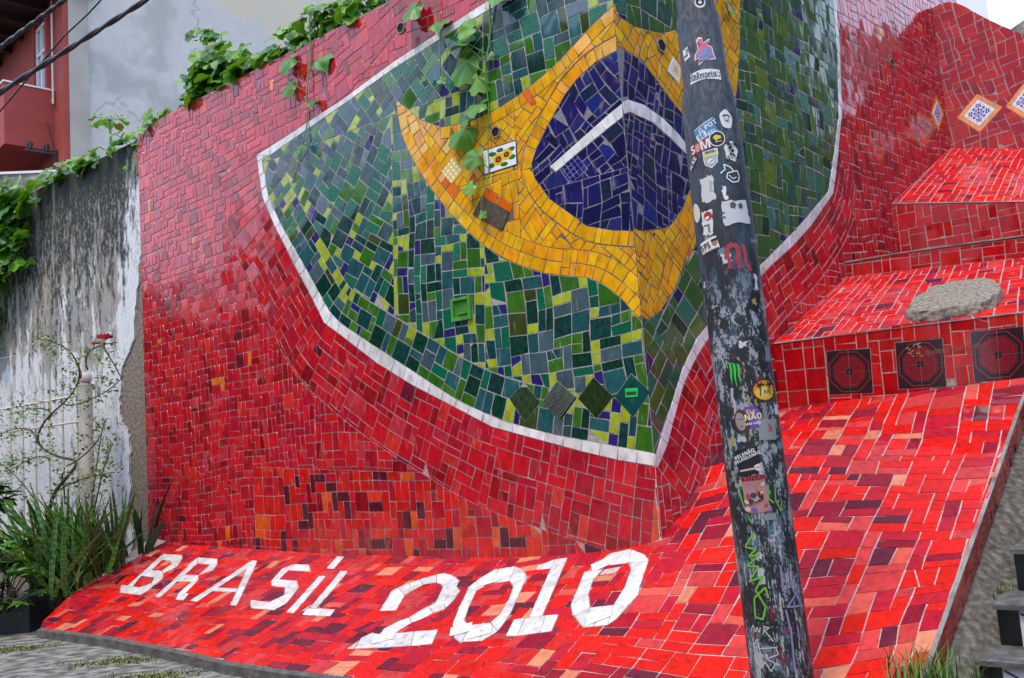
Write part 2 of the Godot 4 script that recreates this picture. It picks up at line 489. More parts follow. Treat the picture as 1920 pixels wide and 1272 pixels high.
# one tile: a flat glazed top with a rounded rim, set on the surface
func tile_into(b: Buf, s: Surf, p: PackedVector2Array, base: Vector3, h: float, col: Color, tilt: Vector2, rim := .0014, uvq := PackedVector2Array()) -> void:
	var m := p.size()
	var c := mid(p)
	var nn := s.n(c)
	var a := s.tu(c)
	var d := nn.cross(a)
	var nt := (nn - a * tilt.x - d * tilt.y).normalized()
	var top := PackedInt32Array()
	var edge := PackedInt32Array()
	var foot := PackedInt32Array()
	var flat := PackedVector2Array()
	for k in m:
		var e0 := (p[k] - p[(k + m - 1) % m]).normalized()
		var e1 := (p[(k + 1) % m] - p[k]).normalized()
		var n0 := Vector2(e0.y, -e0.x)
		var n1 := Vector2(e1.y, -e1.x)
		var o := n0 + n1
		o = o / maxf(.5, o.length_squared() * .5)
		var q := p[k] - o * rim
		var lift := h + (p[k] - c).dot(tilt)
		var out3 := (a * o.x + d * o.y).normalized()
		var t := Vector2.ZERO
		if uvq.size() == m:
			t = uvq[k]
		top.append(b.add(s.p(q) + nn * lift - base, nt, col, t))
		edge.append(b.add(s.p(p[k]) + nn * (lift - rim) - base, (nt + out3).normalized(), col, t))
		foot.append(b.add(s.p(p[k]) - nn * .003 - base, out3, col, t))
		flat.append(q)
	var tr := PackedInt32Array([0, 1, 2, 0, 2, 3]) if m == 4 else Geometry2D.triangulate_polygon(flat)
	if m == 4 and ((flat[1] - flat[0]).cross(flat[2] - flat[0]) <= 0 or (flat[2] - flat[0]).cross(flat[3] - flat[0]) <= 0):
		tr = Geometry2D.triangulate_polygon(flat)
	for k in range(0, tr.size(), 3):
		if (flat[tr[k + 1]] - flat[tr[k]]).cross(flat[tr[k + 2]] - flat[tr[k]]) > 0:
			b.tri(top[tr[k]], top[tr[k + 1]], top[tr[k + 2]])
		else:
			b.tri(top[tr[k]], top[tr[k + 2]], top[tr[k + 1]])
	for k in m:
		var k2 := (k + 1) % m
		b.tri(edge[k], edge[k2], top[k2])
		b.tri(edge[k], top[k2], top[k])
		b.tri(foot[k], foot[k2], edge[k2])
		b.tri(foot[k], edge[k2], edge[k])

# a slab whose outline lies on a surface: front at h1, back at h0
func slab_into(b: Buf, s: Surf, p: PackedVector2Array, base: Vector3, h0: float, h1: float, col := Color.WHITE, uvr := Rect2()) -> void:
	p = ccw(p)
	var tr := Geometry2D.triangulate_polygon(p)
	var m := p.size()
	for face in 2:
		var k0 := b.v.size()
		for q in p:
			var nn := s.n(q)
			var t := Vector2.ZERO
			if uvr.size.x > 0:
				t = (q - uvr.position) / uvr.size
				t.y = 1.0 - t.y
			b.add(s.p(q) + nn * (h1 if face == 0 else h0) - base, nn if face == 0 else -nn, col, t)
		for k in range(0, tr.size(), 3):
			var x := tr[k]
			var y := tr[k + 1]
			var z := tr[k + 2]
			if ((p[y] - p[x]).cross(p[z] - p[x]) > 0) == (face == 0):
				b.tri(k0 + x, k0 + y, k0 + z)
			else:
				b.tri(k0 + x, k0 + z, k0 + y)
	for k in m:
		var q0 := p[k]
		var q1 := p[(k + 1) % m]
		b.quad(s.p(q0) + s.n(q0) * h0 - base, s.p(q1) + s.n(q1) * h0 - base, s.p(q1) + s.n(q1) * h1 - base, s.p(q0) + s.n(q0) * h1 - base, col)

# a thin skin on a curved surface, cut small enough to follow it
func skin_into(b: Buf, s: Surf, p: PackedVector2Array, base: Vector3, h: float, col: Color, cell: float, uvr := Rect2()) -> void:
	p = ccw(p)
	var bb := box2(p)
	var ni := int(ceil(bb.size.x / cell))
	var nj := int(ceil(bb.size.y / cell))
	for j in nj:
		for i in ni:
			var x0 := bb.position.x + i * cell
			var y0 := bb.position.y + j * cell
			for g in inter(p, rect(x0, y0, x0 + cell, y0 + cell)):
				var tr := Geometry2D.triangulate_polygon(g)
				var k0 := b.v.size()
				for q in g:
					var t := Vector2.ZERO
					if uvr.size.x > 0:
						t = (q - uvr.position) / uvr.size
						t.y = 1.0 - t.y
					b.add(s.p(q) + s.n(q) * h - base, s.n(q), col, t)
				for k in range(0, tr.size(), 3):
					if (g[tr[k + 1]] - g[tr[k]]).cross(g[tr[k + 2]] - g[tr[k]]) > 0:
						b.tri(k0 + tr[k], k0 + tr[k + 1], k0 + tr[k + 2])
					else:
						b.tri(k0 + tr[k], k0 + tr[k + 2], k0 + tr[k + 1])

# ---------------------------------------------------------------- nodes
func numbered(called: String) -> String:
	var k: int = used.get(called, 0)
	used[called] = k + 1
	return called if k == 0 else "%s_%03d" % [called, k]

func thing(called: String, label: String, category: String, at := Vector3.ZERO, group := "") -> Node3D:
	var o := Node3D.new()
	o.name = numbered(called)
	add_child(o)
	o.position = at
	tag(o, label, category, group)
	return o

func tag(o: Node, label: String, category: String, group := "") -> void:
	o.set_meta("label", label)
	o.set_meta("category", category)
	if group:
		o.set_meta("group", group)

func put(called: String, m: Mesh, parent: Node, label := "", kind := "") -> MeshInstance3D:
	var o := MeshInstance3D.new()
	o.name = numbered(called) if parent == self else called
	o.mesh = m
	parent.add_child(o, true)
	if label:
		o.set_meta("label", label)
	if kind:
		o.set_meta("kind", kind)
	return o

# tiles: {s, p, c, m, n, h}
func add_tiles(list: Array, s: Surf, polys: Array, palette: Array, called: String, h := .0028) -> void:
	var given := palette
	for p in polys:
		palette = given
		if called == "green_tile" and absf(area(p)) > .0076:
			palette = GREEN_BIG if given == GREEN else GREEN_R_BIG
		var x := rng.randf()
		var k := 0
		while k < palette.size() - 1 and x > palette[k][0]:
			x -= palette[k][0]
			k += 1
		var c: Color = palette[k][1]
		var v := rng.randf_range(.86, 1.14)
		list.append({"s": s, "p": ccw(p), "c": Color(c.r * v, c.g * v, c.b * v), "m": palette[k][2], "n": called, "h": h + rng.randf_range(-.0008, .0016)})

func seen_size(t: Dictionary) -> float:
	var c: Vector2 = mid(t.p)
	var at: Vector3 = t.s.p(c)
	var d := at - cam_at
	var z := -d.dot(cam_b.z)
	if z < .1:
		return 0.0
	var x := d.dot(cam_b.x) / z * FL
	var y := d.dot(cam_b.y) / z * FL
	var w := area(t.p) * absf(t.s.n(c).dot(d.normalized())) / d.length_squared()
	if absf(x) > 965 or absf(y) > 640:
		w *= 1e-4
	return w

func finish_tiles(root: Node3D, list: Array, most := 300) -> void:
	var by := {}
	for t in list:
		t.w = seen_size(t)
		if not by.has(t.n):
			by[t.n] = []
		by[t.n].append(t)
	for called in by:
		var l: Array = by[called]
		l.sort_custom(func(a, b): return a.w > b.w)
		var rest := {}
		for k in l.size():
			var t: Dictionary = l[k]
			var tilt := Vector2(rng.randfn(0, .013), rng.randfn(0, .013))
			if k < most and t.w > 1e-8:
				var b := Buf.new()
				tile_into(b, t.s, t.p, root.position, t.h, t.c, tilt)
				put(called, b.mesh(mats[t.m]), root)
			else:
				if not rest.has(t.m):
					rest[t.m] = Buf.new()
				tile_into(rest[t.m], t.s, t.p, root.position, t.h, t.c, tilt)
		for m in rest:
			put(called + "_field", rest[m].mesh(mats[m]), root, "", "stuff")

func print_tile(called: String, root: Node3D, s: Surf, q: PackedVector2Array, m: Material, h := .005, label := "") -> void:   # four corners: top left, top right, bottom right, bottom left
	var uvq := PackedVector2Array([Vector2(0, 0), Vector2(1, 0), Vector2(1, 1), Vector2(0, 1)])
	if area(q) < 0:
		q = q.duplicate()
		q.reverse()
		uvq.reverse()
	var b := Buf.new()
	tile_into(b, s, q, root.position, h, Color.WHITE, Vector2.ZERO, .002, uvq)
	put(called, b.mesh(m), root, label)

# ---------------------------------------------------------------- materials
func lin(r: float, g: float, b: float) -> Color:
	return Color(r, g, b).linear_to_srgb()

func noise_tex(freq: float, size: int, stops: Array, seed_ := 1, kind := FastNoiseLite.TYPE_SIMPLEX_SMOOTH, oct := 4, normal := 0.0) -> NoiseTexture2D:
	var n := FastNoiseLite.new()
	n.seed = seed_
	n.frequency = freq
	n.noise_type = kind
	n.fractal_octaves = oct
	var t := NoiseTexture2D.new()
	t.width = size
	t.height = size
	t.seamless = true
	t.noise = n
	if normal > 0:
		t.as_normal_map = true
		t.bump_strength = normal
	elif stops.size():
		var g := Gradient.new()
		var off := PackedFloat32Array()
		var col := PackedColorArray()
		for s in stops:
			off.append(s[0])
			col.append(s[1])
		g.offsets = off
		g.colors = col
		t.color_ramp = g
	return t

func stone(name_: String, tex: Texture2D, scale: float, rough: float, bump: Texture2D = null, bump_cm := .0, vc := false) -> StandardMaterial3D:
	var m := StandardMaterial3D.new()
	m.albedo_texture = tex
	m.roughness = rough
	m.uv1_triplanar = true
	m.uv1_world_triplanar = true
	m.uv1_scale = Vector3.ONE * scale
	m.vertex_color_use_as_albedo = vc
	if bump:
		m.heightmap_enabled = true
		m.heightmap_texture = bump
		m.heightmap_scale = bump_cm
	mats[name_] = m
	return m

func plain(name_: String, c: Color, rough: float, metal := 0.0) -> StandardMaterial3D:
	var m := StandardMaterial3D.new()
	m.albedo_color = c
	m.roughness = rough
	m.metallic = metal
	mats[name_] = m
	return m

func glaze(name_: String, tone: Texture2D, scale: float, rough_lo: float, rough_hi: float, wave: Texture2D, streak: Texture2D) -> StandardMaterial3D:
	var m := StandardMaterial3D.new()
	m.vertex_color_use_as_albedo = true
	m.albedo_texture = tone
	m.roughness = 1.0
	m.roughness_texture = noise_tex(.006, 256, [[0, Color(rough_lo, rough_lo, rough_lo)], [.5, Color(rough_lo, rough_lo, rough_lo) * 1.3], [1, Color(rough_hi, rough_hi, rough_hi)]], 5)
	m.metallic_specular = .58 if name_ != "glaze_clean" else .32
	m.uv1_triplanar = true
	m.uv1_world_triplanar = true
	m.uv1_scale = Vector3(scale, scale * .45, scale)
	m.normal_enabled = true
	m.normal_texture = wave
	m.normal_scale = .22
	if streak:
		m.detail_enabled = true
		m.detail_blend_mode = BaseMaterial3D.BLEND_MODE_MIX
		m.detail_albedo = streak
		m.detail_uv_layer = BaseMaterial3D.DETAIL_UV_2
		m.uv2_triplanar = true
		m.uv2_world_triplanar = true
		m.uv2_scale = Vector3(.9, .16, .9)
	mats[name_] = m
	return m

func make_materials() -> void:
	var tone := noise_tex(.012, 512, [[0, Color(.7, .68, .68)], [.3, Color(.88, .87, .87)], [.55, Color(.97, .97, .97)], [1, Color(1, 1, 1)]], 11, FastNoiseLite.TYPE_SIMPLEX_SMOOTH, 6)
	var wave := noise_tex(.008, 256, [], 21, FastNoiseLite.TYPE_SIMPLEX_SMOOTH, 2, 6.0)
	var streak := noise_tex(.035, 512, [[0, Color(.85, .8, .8, 0)], [.74, Color(.85, .8, .8, 0)], [.84, Color(.85, .8, .8, .14)], [1, Color(.9, .85, .85, .4)]], 31)
	glaze("glaze", tone, 2.2, .05, .17, wave, streak)
	var chips := noise_tex(.12, 512, [[0, Color(.8, .76, .74, 0)], [.9, Color(.8, .76, .74, 0)], [.94, Color(.8, .76, .74, .6)], [1, Color(.85, .8, .78, .9)]], 33, FastNoiseLite.TYPE_SIMPLEX, 3)
	glaze("glaze_clean", tone, 2.2, .05, .2, wave, chips)
	mats.glaze_clean.uv2_scale = Vector3.ONE * 1.3
	var speck := noise_tex(.11, 512, [[0, Color(.25, .3, .28)], [.42, Color(.4, .5, .45)], [.6, Color(.9, .95, .9)], [1, Color(1, 1, 1)]], 41, FastNoiseLite.TYPE_SIMPLEX, 2)
	glaze("speckle", speck, 2.6, .08, .25, wave, null)
	stone("pale_render", noise_tex(.01, 256, [[0, Color(.58, .56, .52)], [1, Color(.7, .68, .64)]], 62), .4, .92)
	mats.speckle.uv1_scale = Vector3.ONE * 2.6
	mats.speckle.normal_texture = noise_tex(.09, 256, [], 43, FastNoiseLite.TYPE_SIMPLEX, 2, 5.0)
	glaze("mottle", noise_tex(.03, 512, [[0, Color(.45, .45, .45)], [.5, Color(.75, .78, .75)], [1, Color(1, 1, 1)]], 44), 2.0, .07, .25, wave, null)
	var grit := noise_tex(.05, 512, [[0, Color(.62, .6, .59)], [.5, Color(.82, .8, .79)], [1, Color(1, 1, 1)]], 51)
	var rough := noise_tex(.03, 512, [[0, Color.BLACK], [1, Color.WHITE]], 52, FastNoiseLite.TYPE_SIMPLEX_SMOOTH, 5)
	stone("grout", grit, 1.3, .9, null, 0, true)
	stone("cement", noise_tex(.012, 512, [[0, Color(.27, .26, .25)], [.4, Color(.47, .46, .44)], [.7, Color(.58, .57, .55)], [1, Color(.7, .69, .67)]], 53, FastNoiseLite.TYPE_SIMPLEX_SMOOTH, 6), .7, .92, rough, 1.2)
	stone("paving", noise_tex(.014, 1024, [[0, Color(.2, .2, .17)], [.38, Color(.38, .37, .34)], [.6, Color(.5, .5, .48)], [1, Color(.64, .63, .62)]], 54, FastNoiseLite.TYPE_SIMPLEX_SMOOTH, 6), .5, .85, noise_tex(.02, 512, [], 55, FastNoiseLite.TYPE_SIMPLEX_SMOOTH, 5), 2.0)
	stone("dirt", noise_tex(.025, 512, [[0, Color(.13, .12, .1)], [.4, Color(.29, .27, .24)], [.65, Color(.39, .37, .34)], [1, Color(.55, .54, .51)]], 56, FastNoiseLite.TYPE_SIMPLEX_SMOOTH, 6), 1.4, .95)
	stone("mortar", noise_tex(.04, 512, [[0, Color(.33, .29, .26)], [.5, Color(.5, .45, .4)], [1, Color(.62, .57, .52)]], 57, FastNoiseLite.TYPE_SIMPLEX_SMOOTH, 6), 1.0, .95, rough, .8)
	stone("terracotta", noise_tex(.01, 512, [[0, Color(.54, .21, .185)], [.5, Color(.6, .25, .22)], [1, Color(.64, .29, .25)]], 58), .3, .85)
	stone("trunk_bark", noise_tex(.05, 256, [[0, Color(.2, .16, .12)], [1, Color(.42, .36, .3)]], 59), 2.0, .9)
	stone("dark_stone", noise_tex(.02, 256, [[0, Color(.2, .2, .18)], [1, Color(.42, .4, .36)]], 60), .2, .9)
	mats.paving.uv1_scale = Vector3(.38, .5, .7)
	stone("kerb_stone", noise_tex(.03, 256, [[0, Color(.22, .21, .2)], [1, Color(.45, .44, .42)]], 63), 1.2, .9, rough, .8)
	stone("rock", noise_tex(.035, 512, [[0, Color(.22, .19, .16)], [.35, Color(.46, .43, .38)], [.6, Color(.58, .55, .5)], [1, Color(.7, .67, .61)]], 64, FastNoiseLite.TYPE_SIMPLEX_SMOOTH, 6), 1.6, .95, noise_tex(.05, 256, [], 65, FastNoiseLite.TYPE_SIMPLEX_SMOOTH, 5), .8)
	plain("hole", lin(.004, .004, .004), .9)
	plain("white_paint", lin(.72, .7, .66), .45)
	plain("cream_paint", lin(.62, .58, .5), .5)
	plain("black_rubber", lin(.012, .016, .02), .35)
	plain("dark_wood", lin(.035, .012, .01), .8)
	plain("black_glaze", lin(.008, .008, .01), .18)
	plain("window_glass", lin(.3, .36, .46), .12)
	plain("iron", lin(.04, .04, .04), .6, .3)
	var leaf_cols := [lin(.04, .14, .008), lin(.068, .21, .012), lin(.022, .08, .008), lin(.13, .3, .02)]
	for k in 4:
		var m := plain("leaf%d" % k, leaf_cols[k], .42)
		m.backlight_enabled = true
		m.backlight = Color(.34, .5, .08)
	var vein := noise_tex(.03, 256, [[0, Color(.35, .55, .2)], [.55, Color(.6, .8, .4)], [.8, Color(.85, .95, .7)], [1, Color(1, 1, .9)]], 61)
	mats["leaf_mottled"] = mats.leaf2.duplicate()
	mats.leaf_mottled.albedo_texture = vein
	mats.leaf_mottled.albedo_color = lin(.2, .38, .16)
	mats.leaf_mottled.uv1_triplanar = true
	mats.leaf_mottled.uv1_scale = Vector3.ONE * 6
	var st := plain("stalk", lin(.12, .24, .05), .5)
	st.vertex_color_use_as_albedo = false
	var mk := plain("foliage", Color.WHITE, .5)
	mk.vertex_color_use_as_albedo = true
	mk.backlight_enabled = true
	mk.backlight = Color(.3, .45, .1)
	plain("petal", lin(.5, .008, .02), .6)
	var ink := plain("ink", Color.WHITE, .5)
	ink.vertex_color_use_as_albedo = true

func picture(im: Image, rough := .3, filter := true) -> StandardMaterial3D:
	var m := StandardMaterial3D.new()
	m.albedo_texture = ImageTexture.create_from_image(im)
	m.roughness = rough
	m.texture_repeat = false
	return m

# a small canvas for flat print
class Paint:
	var im: Image
	var w: int
	var h: int
	func _init(ww: int, hh: int, c: Color):
		w = ww
		h = hh
		im = Image.create(w, h, false, Image.FORMAT_RGB8)
		im.fill(c)
	func disc(cx: float, cy: float, rx: float, ry: float, c: Color, rot := 0.0) -> void:
		var r := maxf(rx, ry)
		for y in range(maxi(0, int((cy - r) * h)), mini(h, int((cy + r) * h) + 1)):
			for x in range(maxi(0, int((cx - r) * w)), mini(w, int((cx + r) * w) + 1)):
				var d := Vector2((x + .5) / w - cx, (y + .5) / h - cy).rotated(-rot)
				if (d.x * d.x) / (rx * rx) + (d.y * d.y) / (ry * ry) <= 1:
					im.set_pixel(x, y, c)
	func line(a: Vector2, b: Vector2, wd: float, c: Color) -> void:
		var n := int(a.distance_to(b) * w) + 2
		for k in n:
			var q := a.lerp(b, float(k) / (n - 1))
			disc(q.x, q.y, wd, wd * w / h, c)
	func poly(p: PackedVector2Array, c: Color) -> void:
		for y in h:
			for x in w:
				if Geometry2D.is_point_in_polygon(Vector2((x + .5) / w, (y + .5) / h), p):
					im.set_pixel(x, y, c)

func sunflowers() -> Image:
	var c := Paint.new(120, 80, lin(.8, .8, .78))
	for e in [[0, 0, 1, 0], [1, 0, 1, 1], [1, 1, 0, 1], [0, 1, 0, 0]]:
		c.line(Vector2(e[0], e[1]), Vector2(e[2], e[3]), .018, lin(.03, .04, .16))
	for l in [[.3, .28, .13, .09, .6], [.52, .2, .1, .09, .2], [.83, .3, .1, .13, 1.2], [.85, .62, .1, .12, 2.0], [.62, .82, .12, .09, .4], [.25, .72, .12, .1, 2.4]]:
		c.disc(l[0], l[1], l[2], l[3], lin(.03, .16, .03), l[4])
	for f in [[.45, .55, .2], [.7, .45, .18]]:
		for k in 14:
			var a := TAU * k / 14
			c.disc(f[0] + cos(a) * f[2] * .62, f[1] + sin(a) * f[2] * .95, f[2] * .36, f[2] * .2, lin(.8, .5, .02) if k % 2 else lin(.75, .4, .01), a)
		c.disc(f[0], f[1], f[2] * .45, f[2] * .66, lin(.1, .03, .015))
		c.disc(f[0], f[1], f[2] * .22, f[2] * .34, lin(.3, .12, .04))
	return c.im

func plaid() -> Image:
	var c := Paint.new(64, 64, lin(.82, .82, .78))
	for k in 4:
		var x := .12 + k * .26
		c.im.fill_rect(Rect2i(int(x * 64), 0, 7, 64), lin(.72, .48, .08))
		c.im.fill_rect(Rect2i(0, int(x * 64), 64, 7), lin(.72, .48, .08))
	return c.im

func rosette(ink: Color, bg: Color, dark: Color) -> Image:   # the octagon and star of the dark riser tiles
	var n := 192
	var c := Paint.new(n, n, bg)
	for y in n:
		for x in n:
			var d := Vector2((x + .5) / n - .5, (y + .5) / n - .5) * 2.0
			var r := d.length()
			var a := d.angle()
			var o := maxf(maxf(absf(d.x), absf(d.y)), (absf(d.x) + absf(d.y)) * .7071)
			var col := bg
			if o > .93:
				col = bg.lerp(dark, .75) if o < 1.12 else (dark if fmod(absf(d.x) * 9 + absf(d.y) * 7, 1.0) < .55 else bg)
			elif o > .88:
				col = ink
			elif o > .73:
				col = dark
			elif o > .7:
				col = ink
			elif o > .66:
				col = dark
			else:
				var ray := absf(fmod(a / TAU * 16 + 16.5, 1.0) - .5)
				var petal := absf(r - .42) < .2 and ray < .18 and ray > .06
				if r < .15 or petal or (ray > .42 and r > .2 and r < .58):
					col = dark
				else:
					col = ink
			c.im.set_pixel(x, y, col)
	return c.im

func blue_azulejo() -> Image:
	var n := 96
	var c := Paint.new(n, n, lin(.72, .72, .76))
	for y in range(5, n - 5):
		for x in range(5, n - 5):
			var d := Vector2(absf((x + .5) / n - .5), absf((y + .5) / n - .5)) * 2.0
			var v := sin(d.x * 11 + cos(d.y * 9) * 1.6) * sin(d.y * 11 + cos(d.x * 9) * 1.6)
			var q := sin(d.length() * 19.0) * .5 + .5 * cos(d.angle() * 12.0)
			if v > .16 or (q > .55 and v > -.5):
				c.im.set_pixel(x, y, lin(.05, .06, .28) if v > .4 else lin(.13, .15, .42))
	return c.im

func flower_print(n: int, seed_: int) -> Image:    # a white tile with small faded blossoms
	var r := RandomNumberGenerator.new()
	r.seed = seed_
	var c := Paint.new(n, n, lin(.8, .8, .79))
	for k in 3:
		var at := Vector2(r.randf_range(.2, .8), r.randf_range(.2, .8))
		for j in 5:
			var a := TAU * j / 5 + r.randf()
			c.disc(at.x + cos(a) * .06, at.y + sin(a) * .06, .035, .022, [lin(.7, .45, .2), lin(.62, .3, .3), lin(.35, .4, .2)][k % 3], a)
		c.line(at, at + Vector2(.1, .12), .008, lin(.3, .36, .2))
	return c.im

func smooth(a: float, b: float, x: float) -> float:
	return smoothstep(a, b, x)

func plaster_skin() -> Image:      # u -10.6 .. -6.15, height .4 .. 5.2
	var n := FastNoiseLite.new()
	n.seed = 7
	n.frequency = 1.0
	n.fractal_octaves = 4
	var w := 640
	var h := 704
	var im := Image.create(w, h, false, Image.FORMAT_RGB8)
	for y in h:
		var v := 5.2 - 4.8 * y / h
		for x in w:
			var u := -10.6 + 4.45 * x / w
			var drip := n.get_noise_2d(u * 3.6, v * .32)
			var fine := n.get_noise_2d(u * 9.0 + 40, v * 2.2)
			var blot := n.get_noise_2d(u * 1.1 + 90, v * .8)
			var grain := n.get_noise_2d(u * 30 + 9, v * 18)
			# white paint low down and beside the tiled wall, beige where it has gone, black mould under the top
			var whiteness := smooth(3.25, 2.4, v + blot * .9 + drip * .5) + smooth(-6.95, -6.5, u + blot * .3) * smooth(5.0, 4.3, v) * .9
			whiteness += smooth(.22, .38, n.get_noise_2d(u * 4.4 + 20, v * 1.1) + fine * .25) * smooth(4.6, 3.4, v) * .95
			var c := lin(.36, .31, .265).lerp(lin(.3, .29, .27), smooth(-.1, .4, blot))
			c = c.lerp(lin(.66, .67, .7), clampf(smooth(.3, .6, whiteness + fine * .3), 0, 1))
			var mott := n.get_noise_2d(u * 13.0 + 300, v * 5.0) + .6 * n.get_noise_2d(u * 38.0 + 70, v * 17.0)
			c = c.lerp(lin(.6, .6, .6), .4 * smooth(.25, .6, mott) * smooth(4.9, 3.8, v))
			var dark := mott * .45 + smooth(2.3, 4.9, v) * .95 + drip * .65 + fine * .5 - .24 - smooth(-6.75, -6.4, u) * .5 + smooth(4.4, 5.1, v) * .35
			c = c.lerp(lin(.022, .026, .022), clampf(smooth(-.05, .66, dark), 0, .96))
			var fl := n.get_noise_2d(u * 22.0 + 11, v * 10.0) + .7 * n.get_noise_2d(u * 55.0, v * 34.0) + drip * .5
			c = c.lerp(lin(.42, .44, .45), .75 * smooth(.26, .5, fl) * smooth(5.12, 4.5, v))
			var low := smooth(.3, .5, n.get_noise_2d(u * 2.6 + 200, v * .4)) * smooth(1.6, 2.4, v)
			c = c.lerp(lin(.2, .2, .18), low * .7)
			var g := 1.0 + grain * .1
			im.set_pixel(x, y, Color(c.r * g, c.g * g, c.b * g))
	return im

func grey_render_skin() -> Image:
	var n := FastNoiseLite.new()
	n.seed = 17
	n.frequency = 1.0
	n.fractal_octaves = 5
	var s := 384
	var im := Image.create(s, s, false, Image.FORMAT_RGB8)
	for y in s:
		for x in s:
			var u := 9.0 * x / s
			var v := 13.0 - 9.0 * y / s
			var a := n.get_noise_2d(u * .3, v * .3)
			var b := n.get_noise_2d(u * 1.4 + 50, v * 1.2)
			var g := .73 + a * .02 + b * .035 + n.get_noise_2d(u * 9.0, v * 9.0) * .03
			var c := Color(g * 1.01, g, g * .965)
			# smears of darker float work that run along the joints of the old patches
			var s1 := absf(v - 9.2 + .28 * u - b * .5) + smooth(2.0, 2.6, u)
			var s2 := absf(u - 1.55 - .12 * (v - 9.0) - b * .4) + smooth(9.4, 8.9, v)
			var cr := minf(absf(u - 2.6 - n.get_noise_2d(v * 2.0, 7.0) * .5), absf(v - 8.2 - n.get_noise_2d(u * 1.6, 30.0) * .6))
			c = c.lerp(lin(.2, .2, .19), .5 * (1.0 - smooth(.01, .03, cr)))
			c = c.lerp(lin(.3, .31, .28), .6 * (1.0 - smooth(.05, .5, minf(s1, s2))))
			# the bare ochre patch high up
			var o := v - (10.35 + (u - 4.1) * (u - 4.1) * (.45 if u < 4.1 else .2)) + a * 1.6 + b * .5
			c = c.lerp(lin(.55, .48, .34), smooth(.0, .3, o) * (.75 + b * .5))
			im.set_pixel(x, y, c)
	return im

func pole_skin() -> Image:       # around x height -.2 .. 3.5
	var n := FastNoiseLite.new()
	n.seed = 27
	n.frequency = 1.0
	n.fractal_octaves = 4
	var w := 512
	var h := 1536
	var im := Image.create(w, h, false, Image.FORMAT_RGB8)
	for y in h:
		var v := 3.5 - 3.7 * y / h
		for x in w:
			var th := TAU * x / w
			var cx := cos(th) * .131
			var cz := sin(th) * .131
			var big := n.get_noise_3d(cx * 9, v * 4.0, cz * 9)
			var mid_ := n.get_noise_3d(cx * 34 + 5, v * 15.0, cz * 34)
			var fine := n.get_noise_3d(cx * 120 + 5, v * 55.0, cz * 120)
			var strip := n.get_noise_3d(cx * 90, v * 9.0 + 30, cz * 90)
			var up := smooth(1.7, 2.6, v)
			var c := lin(.012, .014, .017).lerp(lin(.03, .055, .08), smooth(-.1, .35, big)).lerp(lin(.085, .1, .122), up * (.55 + .45 * smooth(-.3, .3, mid_)))
			c = c.lerp(lin(.02, .055, .09), smooth(.05, .3, big) * smooth(1.6, 2.2, v) * smooth(2.75, 2.45, v) * .8)
			# torn paper and flaked paint, thick in the middle of the pole and in vertical scrapes near its foot
			var zone := smooth(1.95, 1.6, v) * .9
			var torn := big * .55 + mid_ * .75 + fine * .55
			var scrape := strip * .85 + fine * .45 + big * .6
			var k := smooth(.12, .2, torn) * zone
			if v < .75:
				k = maxf(k * .5, smooth(.2, .3, scrape))
			c = c.lerp(lin(.5, .5, .5).lerp(lin(.3, .31, .34), smooth(-.2, .3, fine)), k * .92)
			k = smooth(.36, .4, n.get_noise_3d(cx * 22 + 70, v * 10.0, cz * 22)) * smooth(1.9, 1.5, v)
			c = c.lerp([lin(.2, .02, .03), lin(.03, .1, .16), lin(.4, .32, .1)][int(v * 2.3) % 3], k * .7)
			var g := 1.0 + fine * .35
			im.set_pixel(x, y, Color(c.r * g, c.g * g, c.b * g))
	return im

# ---------------------------------------------------------------- palettes: share, colour, material
var RED := []
var RED_LOW := []
var RED_RAMP := []
var GREEN := []
var GREEN_R := []
var GOLD := []
var BLUE := []
var WHITE := []
var GREEN_BIG := []
var GREEN_R_BIG := []

